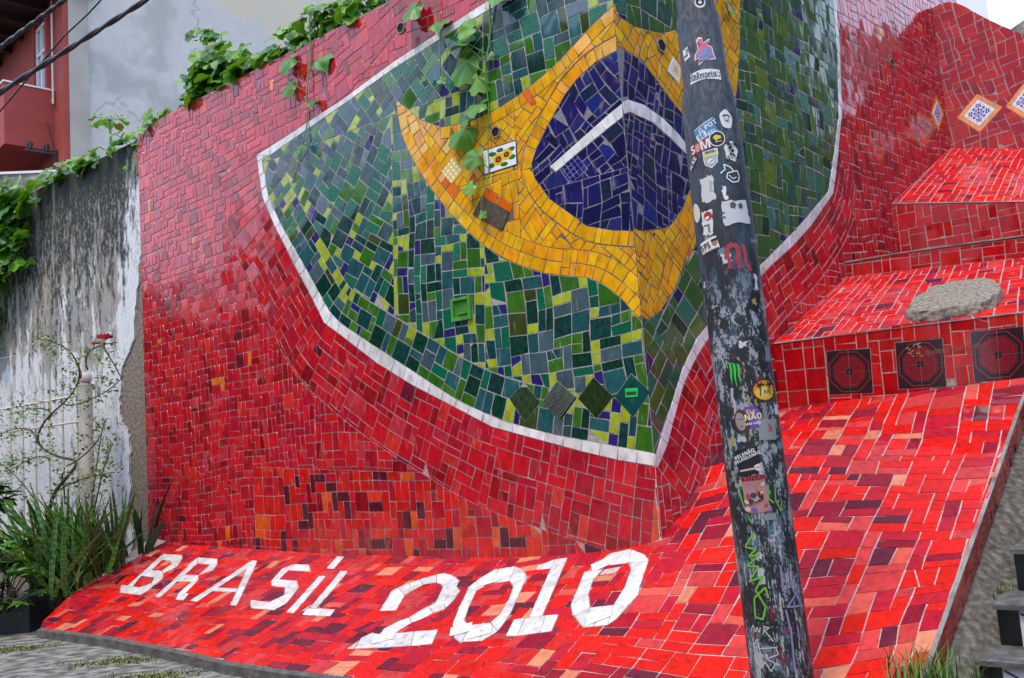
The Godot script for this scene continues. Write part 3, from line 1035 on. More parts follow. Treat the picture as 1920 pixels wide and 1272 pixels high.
func make_palettes() -> void:
	var br := Color(.57, .012, .022)
	var cr := Color(.43, .009, .026)
	RED = [[.46, br, "glaze"], [.31, cr, "glaze"], [.1, Color(.3, .008, .014), "glaze"], [.05, Color(.62, .03, .02), "glaze"], [.07, Color(.52, .03, .05), "glaze"], [.006, Color(.14, .012, .026), "glaze"], [.004, Color(.72, .17, .01), "glaze"]]
	RED_LOW = [[.5, Color(.6, .014, .012), "glaze"], [.18, cr, "glaze"], [.1, Color(.64, .035, .014), "glaze"], [.06, Color(.66, .09, .016), "glaze"], [.06, Color(.3, .008, .014), "glaze"], [.07, Color(.11, .012, .024), "glaze"]]
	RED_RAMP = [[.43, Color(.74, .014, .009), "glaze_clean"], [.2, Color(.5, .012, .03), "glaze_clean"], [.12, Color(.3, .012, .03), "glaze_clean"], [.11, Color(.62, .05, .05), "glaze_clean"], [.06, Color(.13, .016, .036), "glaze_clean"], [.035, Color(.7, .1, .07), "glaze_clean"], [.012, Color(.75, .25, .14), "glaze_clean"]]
	GREEN = [[.2, Color(.012, .07, .065), "glaze"], [.15, Color(.008, .14, .095), "speckle"], [.14, Color(.01, .055, .04), "mottle"], [.19, Color(.33, .41, .022), "glaze"], [.13, Color(.035, .125, .012), "glaze"], [.06, Color(.04, .055, .012), "glaze"], [.08, Color(.022, .016, .12), "glaze"], [.05, Color(.05, .1, .12), "glaze"]]
	GREEN_R = [[.28, Color(.05, .12, .035), "glaze"], [.17, Color(.01, .22, .19), "speckle"], [.17, Color(.06, .13, .1), "glaze"], [.13, Color(.14, .21, .02), "glaze"], [.12, Color(.02, .07, .055), "glaze"], [.06, Color(.022, .014, .12), "glaze"], [.07, Color(.04, .08, .02), "mottle"]]
	GREEN = [[.42, Color(.36, .46, .025), "glaze"], [.17, Color(.026, .02, .15), "glaze"], [.17, Color(.05, .18, .014), "glaze"], [.12, Color(.012, .075, .07), "glaze"], [.08, Color(.006, .17, .1), "speckle"], [.1, Color(.03, .07, .075), "glaze"]]
	GREEN_BIG = [[.24, Color(.014, .085, .085), "mottle"], [.17, Color(.007, .23, .13), "speckle"], [.16, Color(.02, .1, .11), "glaze"], [.12, Color(.04, .16, .014), "glaze"], [.06, Color(.045, .07, .015), "glaze"], [.12, Color(.06, .11, .13), "glaze"], [.13, Color(.01, .07, .045), "mottle"]]
	GREEN_R = [[.24, Color(.05, .14, .03), "glaze"], [.22, Color(.008, .27, .2), "speckle"], [.2, Color(.022, .014, .13), "glaze"], [.18, Color(.14, .23, .02), "glaze"], [.16, Color(.02, .08, .06), "glaze"]]
	GREEN_R_BIG = [[.42, Color(.045, .13, .03), "glaze"], [.2, Color(.03, .1, .07), "glaze"], [.16, Color(.008, .25, .19), "speckle"], [.12, Color(.1, .17, .02), "glaze"], [.1, Color(.02, .07, .05), "mottle"]]
	GOLD = [[.6, Color(.84, .41, .005), "glaze"], [.2, Color(.84, .34, .005), "glaze"], [.16, Color(.84, .48, .008), "glaze"], [.035, Color(.86, .38, .05), "glaze"], [.005, Color(.8, .17, .01), "glaze"]]
	BLUE = [[.5, Color(.016, .014, .115), "glaze"], [.26, Color(.011, .01, .07), "glaze"], [.12, Color(.022, .024, .14), "glaze"], [.07, Color(.02, .035, .11), "mottle"], [.05, Color(.012, .03, .2), "glaze"]]
	WHITE = [[.75, Color(.78, .78, .77), "glaze_clean"], [.25, Color(.71, .71, .68), "glaze_clean"]]

var W1: Flat
var W2: Flat
var ramp: Ramp
const WALL_AT := Vector3(.8736, 0, -6.0)

func half(a: Vector2, b: Vector2, keep_left := true) -> PackedVector2Array:   # everything on one side of a line
	var d := (b - a).normalized()
	var o := Vector2(-d.y, d.x) * (30.0 if keep_left else -30.0)
	return ccw(PackedVector2Array([a - d * 30, b + d * 30, b + d * 30 + o, a - d * 30 + o]))

func back(list: PackedVector2Array) -> PackedVector2Array:
	var r := list.duplicate()
	r.reverse()
	return r

func body(called: String, s: Surf, polys: Array, base: Vector3, h0: float, h1: float, mat: String, col: Color, root: Node3D, label := "") -> void:
	var b := Buf.new()
	for p in polys:
		slab_into(b, s, p, base, h0, h1, col)
	put(called, b.mesh(mats[mat]), root, label)

func _ready() -> void:
	# camera, sky, sun, exposure
	var cam := Camera3D.new()
	cam.name = "camera"
	var pitch := deg_to_rad(6.5)
	var roll := deg_to_rad(4.25)
	var fwd := Vector3(0, sin(pitch), -cos(pitch))
	var up0 := Vector3(0, cos(pitch), sin(pitch))
	var right := Vector3.RIGHT * cos(roll) - up0 * sin(roll)
	cam_b = Basis(right, up0 * cos(roll) + Vector3.RIGHT * sin(roll), -fwd)
	cam.transform = Transform3D(cam_b, cam_at)
	cam.fov = rad_to_deg(2.0 * atan(636.0 / FL))
	cam.near = .05
	cam.far = 400
	cam.current = true
	add_child(cam)
	var env := Environment.new()
	env.background_mode = Environment.BG_SKY
	var sky := Sky.new()
	var sm := ProceduralSkyMaterial.new()
	sm.sky_top_color = Color(.77, .85, 1.0)
	sm.sky_horizon_color = Color(.87, .91, 1.0)
	sm.sky_curve = .2
	sm.ground_bottom_color = Color(.3, .29, .28)
	sm.ground_horizon_color = Color(.55, .55, .55)
	sm.sun_angle_max = 40
	sm.energy_multiplier = 1.6
	sky.sky_material = sm
	env.sky = sky
	env.background_energy_multiplier = 1.0
	env.ambient_light_source = Environment.AMBIENT_SOURCE_SKY
	env.tonemap_mode = Environment.TONE_MAPPER_LINEAR
	env.tonemap_exposure = 1.5
	env.sdfgi_enabled = true
	env.ssao_enabled = true
	env.ssil_enabled = true
	var we := WorldEnvironment.new()
	we.name = "world_environment"
	we.environment = env
	add_child(we)
	var sun := DirectionalLight3D.new()
	sun.name = "sun"
	sun.light_energy = .5
	sun.light_color = Color(1, .93, .82)
	sun.light_angular_distance = 14
	sun.shadow_enabled = true
	add_child(sun)
	sun.look_at_from_position(Vector3(-3, 9, 4), Vector3.ZERO)

	rng.seed = 20100
	noise_a.seed = 3
	noise_b.seed = 4
	make_materials()
	make_palettes()
	W1 = Flat.new(WALL_AT, 38)
	W2 = Flat.new(WALL_AT, -46)
	ramp = Ramp.new(RAMP_POINTS)
	ground()
	flag_wall()
	return_wall()
	tiled_ramp()
	benches()
	garden_wall()
	houses()
	pole()
	vines()
	garden()
	steps()
	small_things()

# ---------------------------------------------------------------- ground
func ground() -> void:
	var b := Buf.new()
	var outline := rect(-60, -40, 60, 60)
	b.quad(Vector3(-80, 0, 40), Vector3(80, 0, 40), Vector3(80, 0, -90), Vector3(-80, 0, -90))
	put("ground", b.mesh(mats.paving), self, "", "structure")
	# grass that grows in the joints of the paving
	var g := Buf.new()
	for k in 5200:
		var c: Vector3 = [Vector3(-2.62, 0, -6.35), Vector3(-4.35, 0, -7.75), Vector3(-3.1, 0, -6.95), Vector3(-1.75, 0, -5.35), Vector3(-5.0, 0, -8.0)][k % 5]
		var at := c + Vector3(rng.randfn(0, .13), 0, rng.randfn(0, .05)) * (1.0 + .4 * (k % 3))
		blade(g, at, rng.randf_range(.005, .016), .005, rng.randf_range(-1.2, 1.2), Color(.14, .2, .03).lerp(Color(.3, .3, .08), rng.randf() * .6))
	put("moss_and_grass", g.mesh(mats.foliage), self, "", "stuff").set_meta("label", "low moss and grass in the joints of the paving")

func blade(b: Buf, at: Vector3, h: float, w: float, bend: float, col: Color, dir := -1.0) -> void:
	var a := rng.randf() * TAU if dir < 0 else dir
	var d := Vector3(cos(a), 0, sin(a))
	var s := Vector3(-d.z, 0, d.x) * w
	var p1 := at + Vector3.UP * h * .55 + d * bend * h * .3
	var p2 := at + Vector3.UP * h * (1.0 - absf(bend) * .25) + d * bend * h
	var n := (d * -.6 + Vector3.UP * .5).normalized()
	var k := b.add(at - s, n, col)
	b.add(at + s, n, col)
	b.add(p1 + s * .8, n, col)
	b.add(p1 - s * .8, n, col)
	b.add(p2, n, col)
	b.tri(k, k + 1, k + 2)
	b.tri(k, k + 2, k + 3)
	b.tri(k + 3, k + 2, k + 4)

# ---------------------------------------------------------------- the flag wall
func flag_wall() -> void:
	var base := W1.p(Vector2(-3, 0))
	var root := thing("mosaic_wall", "broad red mosaic wall with the left half of a green, gold and blue flag", "wall", base)
	var foot := pv(WALL_FOOT)
	var wall := PackedVector2Array()
	wall.append(Vector2(-6.22, .66))
	for k in foot.size():
		wall.append(foot[k] + Vector2(0, -.012))
	wall[wall.size() - 1] = Vector2(0, .72)
	wall.append_array(PackedVector2Array([Vector2(0, 5.34), Vector2(-1.2, 5.2), Vector2(-2.1, 5.19), Vector2(-4, 5.2), Vector2(-6.22, 5.2)]))
	wall = ccw(wall)
	var fo := pv(FLAG_OUTER)
	var fi := pv(FLAG_INNER)
	# the flag runs on above the picture until it meets the corner
	var go := (fo[17] - fo[15]).normalized()
	fo.append(fo[17] + go * 1.8)
	fi.append(fi[16] + go * 1.9)
	var flag_o := ccw(fo + PackedVector2Array([Vector2(.5, 5.9), Vector2(.5, 1.1)]))
	var flag_i := ccw(fi + PackedVector2Array([Vector2(.5, 5.8), Vector2(.5, 1.19)]))
	var cap := rect(-7, -1, 0.0, 9)
	var gold := ccw(pv(FLAG_GOLD) + PackedVector2Array([Vector2(1.0, 2.45), Vector2(1.0, 4.4)]))
	var blue := ccw(pv(FLAG_BLUE) + PackedVector2Array([Vector2(1.5, 2.79), Vector2(1.5, 4.05)]))
	var band_line := pv(FLAG_BAND)
	var band := ccw(band_line.slice(0, 1) + band_line.slice(1, 8) + PackedVector2Array([Vector2(2, 3.571), Vector2(2, 3.663)]))
	# masonry
	var mass := wall.duplicate()
	mass[0] = Vector2(-6.22, -.3)
	var low := ccw(PackedVector2Array([Vector2(-6.22, -.4), Vector2(0, -.4), Vector2(0, 5.34), Vector2(-1.2, 5.2), Vector2(-6.22, 5.2)]))
	body("masonry", W1, [low], base, -.32, -.002, "grout", Color(.62, .43, .43), root)
	body("grout", W1, inter(gold, cap), base, -.001, .0008, "grout", Color(.2, .16, .12), root)
	body("grout", W1, inter(blue, cap), base, -.001, .0016, "grout", Color(.33, .32, .36), root)
	body("grout", W1, green_bed(flag_i, gold, cap), base, -.001, .0006, "grout", Color(.52, .52, .5), root)
	var tiles := []
	# special pieces first: other tiles keep clear of them
	var special := []
	for q in [SP_SUNFLOWER, SP_PLAID, SP_BARK, SP_ORANGE1, SP_ORANGE2, SP_ORANGE3, SP_EMBOSS, SP_DISH, SP_DIA1, SP_DIA2, SP_DIA3, SP_DIA4]:
		special.append(ccw(pv(q)))
	var clear := []
	for q in special:
		clear.append(q)
	# red field: rows that follow the flag below it, level rows elsewhere
	var lower := fo.slice(0, 14)
	var path := Along.new(lower, 1.0)
	var mid_at := path.at(Vector2(path.length() * .5, .3))
	if Geometry2D.is_point_in_polygon(mid_at, flag_o):
		path = Along.new(lower, -1.0)
	var follow := path.strip(.62)
	var field: Array = diff(wall, flag_o)
	var rowed := []
	var level := []
	for f in field:
		for st in solid(Geometry2D.offset_polygon(ccw(follow), .0)):
			rowed.append_array(inter(f, st))
			level.append_array(diff(f, st))
	var n := int(path.length() / .078) + 1
	add_tiles(tiles, W1, lay(rowed, [], func(q: Vector2): return path.at(q) + Vector2(noise_a.get_noise_2d(q.x * 90, q.y * 90), noise_b.get_noise_2d(q.x * 90, q.y * 90)) * .02, n, 9, .078, .073, RED_MIX, .007, .14), RED, "red_tile")
	# the field at the foot of the wall and at its left, in three beds that lie at slightly different angles
	var beds := [[ccw(PackedVector2Array([Vector2(-4.6, -1), Vector2(2, -1), Vector2(2, 1.1), Vector2(-2.2, 1.22), Vector2(-4.3, 1.35)])), .8], [half(Vector2(-3.6, 0), Vector2(-3.25, 3)), 1.5], [half(Vector2(-1.2, 5.4), Vector2(-3.9, 3.9), false), 14.0], [rect(-9, -2, 3, 9), -1.5]]
	var left := level
	for k in 4:
		var mine := []
		var next := []
		for f in left:
			mine.append_array(inter(f, beds[k][0]))
			next.append_array(diff(f, beds[k][0]))
		left = next
		var s: float = [.076, .068, .078, .078][k]
		add_tiles(tiles, W1, lay(mine, [], turned(Vector2(-7.2, -1.0), beds[k][1], .05), int(10.0 / s), int(8.2 / s), s, s * 1.02, RED_MIX, .0065, .15), RED_LOW if k == 0 else RED, "red_tile")
	# white border
	var edge: Array = []
	for q in diff(flag_o, flag_i):
		edge.append_array(inter(q, cap))
	var corner := fo[13]
	var into := (Vector2(0, 3.3) - fo[13]).normalized()
	var below := half(corner - into, corner + into, false)
	if not Geometry2D.is_point_in_polygon(fo[5], below):
		below = half(corner - into, corner + into, true)
	var e_low := []
	var e_up := []
	for e in edge:
		e_low.append_array(inter(e, below))
		e_up.append_array(diff(e, below))
	var p_low := Along.new(lower, -path.side, 1)
	add_tiles(tiles, W1, lay(e_low, [], func(q: Vector2): return p_low.at(q + Vector2(0, -.05)), int(p_low.length() / .15) + 1, 1, .152, .3, ONE, .004, .08, 0), WHITE, "white_tile", .006)
	var upper := fo.slice(13)
	var p_up := Along.new(upper, -path.side, 0)
	add_tiles(tiles, W1, lay(e_up, [], func(q: Vector2): return p_up.at(q + Vector2(-.2, -.05)), int(p_up.length() / .2) + 3, 1, .2, .3, ONE, .004, .08, 0), WHITE, "white_tile", .006)
	# green field
	var green := []
	for q in diff(flag_i, gold):
		green.append_array(inter(q, cap))
	var in_low := Along.new(fi.slice(0, 12), -path.side)
	var g_strip: Array = solid(Geometry2D.offset_polygon(ccw(in_low.strip(.32)), 0))
	var g_row := []
	var g_rest := []
	for q in green:
		for st in g_strip:
			g_row.append_array(inter(q, st))
			g_rest.append_array(diff(q, st))
	add_tiles(tiles, W1, lay(g_row, clear, func(q: Vector2): return in_low.at(q), int(in_low.length() / .076) + 1, 4, .076, .078, GREEN_MIX, .0062, .18), GREEN, "green_tile")
	var g_beds := [[half(Vector2(-1.55, 0), Vector2(-1.3, 3), false), 1.5], [half(Vector2(0, 4.15), Vector2(-2.15, 4.2), false), 34.0], [half(Vector2(-2.2, 4.6), Vector2(-2.35, 2.0)), -4.0], [rect(-9, -2, 3, 9), -38.0]]
	left = g_rest
	for k in 4:
		var mine := []
		var next := []
		for f in left:
			mine.append_array(inter(f, g_beds[k][0]))
			next.append_array(diff(f, g_beds[k][0]))
		left = next
		var s: float = [.08, .078, .072, .076][k]
		var o := Vector2(-4.6, .6) if absf(g_beds[k][1]) < 8 else (Vector2(-2.6, -1.4) if g_beds[k][1] > 0 else Vector2(-6.5, 3.4))
		add_tiles(tiles, W1, lay(mine, clear, turned(o, g_beds[k][1], .06, 1.2), 125, 125, s, s, GREEN_MIX, .0062, .16, .08), GREEN, "green_tile")
	# gold, blue, white band
	var gold_only := []
	for q in diff(gold, blue):
		gold_only.append_array(inter(q, cap))
	var g_in := Along.new(pv(FLAG_GOLD).slice(10, 25), 1.0)
	if not Geometry2D.is_point_in_polygon(g_in.at(Vector2(g_in.length() * .4, .08)), gold):
		g_in = Along.new(pv(FLAG_GOLD).slice(10, 25), -1.0)
	var g_top := Along.new(pv(FLAG_GOLD).slice(0, 8), g_in.side)
	var ring := Along.new(pv(FLAG_BLUE), 1.0)
	if Geometry2D.is_point_in_polygon(ring.at(Vector2(ring.length() * .5, .08)), blue):
		ring = Along.new(pv(FLAG_BLUE), -1.0)
	var todo := gold_only
	for job in [[g_in, .19], [ring, .11], [g_top, .1]]:
		var run: Along = job[0]
		var mine := []
		var next := []
		for st in solid(Geometry2D.offset_polygon(ccw(run.strip(job[1])), 0)):
			for f in todo:
				mine.append_array(inter(f, st))
				next.append_array(diff(f, st))
			todo = next
			next = []
		add_tiles(tiles, W1, lay(mine, clear, func(q: Vector2): return run.at(q), int(run.length() / .07) + 2, int(job[1] / .09) + 2, .07, .095, [[.5, 1, 1], [.35, 2, 1], [.15, 1, 2]], .005, .2, .12), GOLD, "gold_tile")
	gold_only = todo
	var gb := [[half(Vector2(-.9, 5), Vector2(-1.0, 1)), -52.0], [half(Vector2(0, 3.42), Vector2(-1, 3.42)), 4.0], [rect(-9, -2, 3, 9), 38.0]]
	left = gold_only
	for k in 3:
		var mine := []
		var next := []
		for f in left:
			mine.append_array(inter(f, gb[k][0]))
			next.append_array(diff(f, gb[k][0]))
		left = next
		var o: Vector2 = [Vector2(-4.5, 4.6), Vector2(-2.6, 1.6), Vector2(-1.2, .4)][k]
		add_tiles(tiles, W1, lay(mine, clear, turned(o, gb[k][1], .06, 1.4), 90, 90, .07, .072, RED_MIX, .0055, .2, .15), GOLD, "gold_tile")
	var blue_only := []
	for q in diff(blue, band):
		blue_only.append_array(inter(q, cap))
	for q in blue_only:
		var cuts := [[half(Vector2(-2, 3.05), Vector2(1, 3.05)), -9.0], [rect(-3, 2, 3, 6), 31.0]]
		add_tiles(tiles, W1, lay(diff(q, half(Vector2(-2, 3.2), Vector2(1, 3.2))), [special[6]], turned(Vector2(-1.6, 2.2), -3, .09, 2.0), 40, 40, .07, .072, RED_MIX, .0055, .22, .2), BLUE, "blue_tile")
		add_tiles(tiles, W1, lay(inter(q, half(Vector2(-2, 3.2), Vector2(1, 3.2))), [special[6]], turned(Vector2(-.6, 2.0), 30, .09, 2.0), 60, 60, .072, .075, RED_MIX, .0055, .22, .2), BLUE, "blue_tile")
	for q in inter(band, cap):
		add_tiles(tiles, W1, shatter(q, .011, .004, .1), WHITE, "white_tile", .007)
	finish_tiles(root, tiles, 300)
	# printed and special pieces
	print_tile("sunflower_tile", root, W1, pv(SP_SUNFLOWER), picture(sunflowers(), .15), .008, "white picture tile with two sunflowers in a blue frame")
	print_tile("plaid_tile", root, W1, pv(SP_PLAID), picture(plaid(), .15), .007, "white tile with a yellow check")
	var extra := []
	for q in [SP_ORANGE1, SP_ORANGE2, SP_ORANGE3]:
		add_tiles(extra, W1, [ccw(pv(q))], [[1.0, Color(.85, .15, .008), "glaze"]], "orange_tile")
	add_tiles(extra, W1, [ccw(pv(SP_BARK))], [[1.0, Color(.16, .1, .06), "trunk_bark"]], "rough_brown_tile", .012)
	add_tiles(extra, W1, [ccw(pv(SP_DIA1))], [[1.0, Color(.05, .1, .045), "mottle"]], "diamond_tile")
	add_tiles(extra, W1, [ccw(pv(SP_DIA3))], [[1.0, Color(.035, .07, .02), "mottle"]], "diamond_tile")
	add_tiles(extra, W1, [ccw(pv(SP_DIA4))], [[1.0, Color(.008, .09, .075), "glaze"]], "diamond_tile")
	add_tiles(extra, W1, [ccw(pv(SP_DIA2))], [[1.0, Color(.012, .03, .022), "glaze"]], "ribbed_tile")
	# the studded blue tile
	var e := pv(SP_EMBOSS)
	for j in 4:
		for i in 4:
			var q := PackedVector2Array()
			for cn in [Vector2(i, j), Vector2(i + 1, j), Vector2(i + 1, j + 1), Vector2(i, j + 1)]:
				q.append(e[0].lerp(e[1], cn.x / 4.0).lerp(e[3].lerp(e[2], cn.x / 4.0), cn.y / 4.0))
			for small in Geometry2D.offset_polygon(ccw(q), -.002):
				add_tiles(extra, W1, [small], [[1.0, Color(.012, .012, .2), "glaze"]], "stud")
	# ribs of the green diamond
	var d2 := pv(SP_DIA2)
	for k in 11:
		var t0 := (k + .25) / 11.5
		var q := PackedVector2Array([d2[0].lerp(d2[3], t0), d2[1].lerp(d2[2], t0), d2[1].lerp(d2[2], t0 + .045), d2[0].lerp(d2[3], t0 + .045)])
		add_tiles(extra, W1, [ccw(q)], [[1.0, Color(.12, .16, .13), "glaze"]], "rib", .009)
	finish_tiles(root, extra, 300)
	soap_dish(root, base)
	for at in [Vector2(-2.035, 4.913), Vector2(-1.109, 3.752)]:
		drain(root, W1, at, base, .05 if at.x < -2 else .045)
	# the small green note stuck on the diamond tile
	var note := Paint.new(96, 64, lin(.02, .5, .1))
	for k in 2:
		note.im.fill_rect(Rect2i(8, 22 + k * 2, 80, 3), lin(.01, .2, .04))
	note.im.fill_rect(Rect2i(8, 24, 80, 26), lin(.01, .06, .03))
	print_tile("sticker", root, W1, pv(SP_NOTE), picture(note.im, .4), .0085, "small bright green paper sticker")

func soap_dish(root: Node3D, base: Vector3) -> void:
	var q := pv(SP_DISH)
	var x0 := q[0].x
	var x1 := q[1].x
	var y0 := q[2].y
	var y1 := q[0].y
	var b := Buf.new()
	var c := Color(.1, .34, .06)
	var w := .022
	for r in [rect(x0, y0, x1, y0 + w * 1.3), rect(x0, y1 - w, x1, y1), rect(x0, y0 + w * 1.3, x0 + w, y1 - w), rect(x1 - w, y0 + w * 1.3, x1, y1 - w)]:
		slab_into(b, W1, r, base, .0, .028, c)
	put("soap_dish", b.mesh(mats.glaze_clean), root, "green ceramic soap dish set in the mosaic")
	var b2 := Buf.new()
	var s := .012
	slab_into(b2, W1, rect(x0 + w, y0 + w * 1.3, x1 - w, y1 - w), base, .0, .004, c * .8)
	slab_into(b2, W1, rect(x0 + w + s * 3, y0 + .05, x1 - w - s * 3, y0 + .062), base, .004, .02, c)
	put("dish_hollow", b2.mesh(mats.glaze_clean), root)

func drain(root: Node3D, s: Surf, at: Vector2, base: Vector3, r: float) -> void:
	var b := Buf.new()
	var ring := PackedVector2Array()
	for k in 14:
		ring.append(Vector2(cos(TAU * k / 14), sin(TAU * k / 14)) * r * (1.0 + .06 * sin(k * 2.3)))
	var nn := s.n(at)
	for k in 14:
		var q0 := ring[k]
		var q1 := ring[(k + 1) % 14]
		var o0 := s.p(at + q0) - base
		var o1 := s.p(at + q1) - base
		var i0 := s.p(at + q0 * .78) - base
		var i1 := s.p(at + q1 * .78) - base
		b.quad(o0, o1, o1 + nn * .016, o0 + nn * .016, Color(.35, .33, .31))
		b.quad(o0 + nn * .016, o1 + nn * .016, i1 + nn * .016, i0 + nn * .016, Color(.4, .38, .36))
		b.quad(i0 + nn * .016, i1 + nn * .016, i1 + nn * .0095, i0 + nn * .0095, Color(.05, .05, .05))
	var o := put("drain_pipe", b.mesh(mats.grout), root)
	var d := Buf.new()
	for k in 14:
		var c0 := d.add(s.p(at) + nn * .0095 - base, nn, Color.BLACK)
		d.add(s.p(at + ring[k] * .8) + nn * .0095 - base, nn, Color.BLACK)
		d.add(s.p(at + ring[(k + 1) % 14] * .8) + nn * .0095 - base, nn, Color.BLACK)
		d.tri(c0, c0 + 1, c0 + 2)
	put("hole", d.mesh(mats.hole), o)

func green_bed(a: PackedVector2Array, b: PackedVector2Array, cap: PackedVector2Array) -> Array:
	var r := []
	for q in diff(a, b):
		r.append_array(inter(q, cap))
	return r

# ---------------------------------------------------------------- the return of the wall, up the hill
func return_wall() -> void:
	var base := W2.p(Vector2(3.5, 0))
	var root := thing("mosaic_wall", "receding red mosaic wall with the right half of the flag, behind the pole", "wall", base)
	var foot := pv(RETURN_FOOT)
	foot[0] = Vector2(0, .71)
	var face := foot + PackedVector2Array([Vector2(1.753, 1.48), Vector2(1.753, 2.03), Vector2(3.283, 2.7), Vector2(3.283, 2.83), Vector2(4.59, 2.83), Vector2(4.59, 3.58), Vector2(6.73, 4.586), Vector2(6.73, 4.0), Vector2(7.75, 4.0), Vector2(7.75, 7.5), Vector2(6.6, 7.3), Vector2(3, 6.5), Vector2(0, 5.34)])
	face = ccw(face)
	var whole := ccw(PackedVector2Array([Vector2(.0, -.4), Vector2(7.75, -.4), Vector2(7.75, 7.5), Vector2(6.6, 7.3), Vector2(3, 6.5), Vector2(0, 5.34)]))
	body("masonry", W2, [whole], base, -.32, -.002, "grout", Color(.95, .78, .78), root)
	var fo := pv(R_OUTER)
	var fi := pv(R_INNER)
	fo.append_array(PackedVector2Array([Vector2(3.8, 5.9), Vector2(3.4, 6.9)]))
	fi.append_array(PackedVector2Array([Vector2(3.72, 5.9), Vector2(3.3, 6.9)]))
	var cap := rect(0, -1, 9, 9)
	var flag_o := ccw(fo + PackedVector2Array([Vector2(-.5, 6.9), Vector2(-.5, 1.1)]))
	var flag_i := ccw(fi + PackedVector2Array([Vector2(-.5, 6.8), Vector2(-.5, 1.2)]))
	var gold := ccw(pv(R_GOLD) + PackedVector2Array([Vector2(-1.0, 2.45), Vector2(-1.0, 4.4)]))
	var blue := ccw(pv(R_BLUE) + PackedVector2Array([Vector2(-1.5, 2.79), Vector2(-1.5, 4.05)]))
	var band := ccw(pv(R_BAND) + PackedVector2Array([Vector2(0, 3.572), Vector2(-2.0, 3.572), Vector2(-2.0, 3.66), Vector2(0, 3.66)]))
	var face_l := [face]
	body("grout", W2, inter(gold, cap), base, -.001, .0008, "grout", Color(.22, .18, .13), root)
	body("grout", W2, inter(blue, cap), base, -.001, .0016, "grout", Color(.33, .32, .36), root)
	var tiles := []
	var dia := ccw(pv(R_DIAMOND))
	var ros := ccw(pv(SP_ROSETTE))
	var path := Along.new(fo.slice(0, 10), 1.0)
	if Geometry2D.is_point_in_polygon(path.at(Vector2(path.length() * .5, .3)), flag_o):
		path = Along.new(fo.slice(0, 10), -1.0)
	var follow: Array = solid(Geometry2D.offset_polygon(ccw(path.strip(.45)), 0))
	var rowed := []
	var level := []
	for f in diff(face, flag_o):
		for st in follow:
			rowed.append_array(inter(f, st))
			level.append_array(diff(f, st))
	add_tiles(tiles, W2, lay(rowed, [], func(q: Vector2): return path.at(q), int(path.length() / .085) + 1, 6, .085, .08, RED_MIX, .009, .14), RED, "red_tile")
	add_tiles(tiles, W2, lay(level, [dia], turned(Vector2(-.5, -.6), 3, .09), 110, 90, .092, .088, RED_MIX, .0095, .15), RED, "red_tile")
	var edge := []
	for q in diff(flag_o, flag_i):
		for g in inter(q, cap):
			edge.append_array(inter(g, face))
	var p_e := Along.new(fo, -path.side, 1)
	add_tiles(tiles, W2, lay(edge, [], func(q: Vector2): return p_e.at(q + Vector2(-.1, -.05)), int(p_e.length() / .15) + 2, 1, .15, .3, ONE, .005, .08, 0), WHITE, "white_tile", .006)
	var green := []
	for q in diff(flag_i, gold):
		for g in inter(q, cap):
			green.append_array(inter(g, face))
	var gbeds := [[half(Vector2(-1, 2.6), Vector2(9, 3.1), false), -42.0], [rect(-9, -2, 9, 12), -3.0]]
	var left := green
	for k in 2:
		var mine := []
		var next := []
		for f in left:
			mine.append_array(inter(f, gbeds[k][0]))
			next.append_array(diff(f, gbeds[k][0]))
		left = next
		add_tiles(tiles, W2, lay(mine, [], turned([Vector2(-2.5, 3.2), Vector2(-.4, .6)][k], gbeds[k][1], .08, 1.0), 80, 80, .094, .094, GREEN_MIX, .0075, .16, .08), GREEN_R, "green_tile")
	var gold_only := []
	for q in diff(gold, blue):
		gold_only.append_array(inter(q, cap))
	add_tiles(tiles, W2, lay(gold_only, [ros], turned(Vector2(-2.4, 2.2), -34, .07, 1.6), 90, 90, .068, .07, HALF_MIX, .008, .26, .3), GOLD, "gold_tile")
	for q in diff(blue, band):
		for g in inter(q, cap):
			add_tiles(tiles, W2, lay([g], [], turned(Vector2(-.3, 2.4), -12, .09, 2.0), 40, 40, .074, .072, RED_MIX, .0075, .22, .2), BLUE, "blue_tile")
	for q in inter(band, cap):
		add_tiles(tiles, W2, shatter(q, .012, .005, .1), WHITE, "white_tile", .007)
	finish_tiles(root, tiles, 300)
	var rp := Paint.new(64, 64, lin(.78, .77, .72))
	for k in 20:
		var a := TAU * k / 20
		rp.line(Vector2(.5, .5) + Vector2(cos(a), sin(a)) * .12, Vector2(.5, .5) + Vector2(cos(a), sin(a)) * .42, .022, lin(.75, .42, .12))
	rp.disc(.5, .5, .1, .1, lin(.78, .4, .12))
	rp.disc(.5, .5, .05, .05, lin(.5, .45, .4))
	print_tile("rosette_tile", root, W2, pv(SP_ROSETTE), picture(rp.im, .2), .007, "white tile with an orange rosette")
	azulejo(root, W2, pv(R_DIAMOND), "azulejo")
	drain(root, W2, Vector2(.537, 4.21), base, .055)
	drain(root, W2, Vector2(5.1, 5.266), base, .05)

var azulejo_mat: StandardMaterial3D
func azulejo(root: Node3D, s: Surf, d: PackedVector2Array, called: String) -> void:   # a printed tile with a mitred orange border
	if azulejo_mat == null:
		azulejo_mat = picture(blue_azulejo(), .15)
	var c := mid(d)
	var i := PackedVector2Array()
	for q in d:
		i.append(c + (q - c) * .7)
	print_tile(called, root, s, PackedVector2Array([i[0], i[1], i[2], i[3]]), azulejo_mat, .006, "blue and white patterned tile set on its corner")
	var list := []
	for k in 4:
		var k2 := (k + 1) % 4
		for small in Geometry2D.offset_polygon(ccw(PackedVector2Array([d[k], d[k2], i[k2], i[k]])), -.002):
			add_tiles(list, s, [small], [[1.0, Color(.8, .28, .008), "glaze"]], "orange_border")
	finish_tiles(root, list)

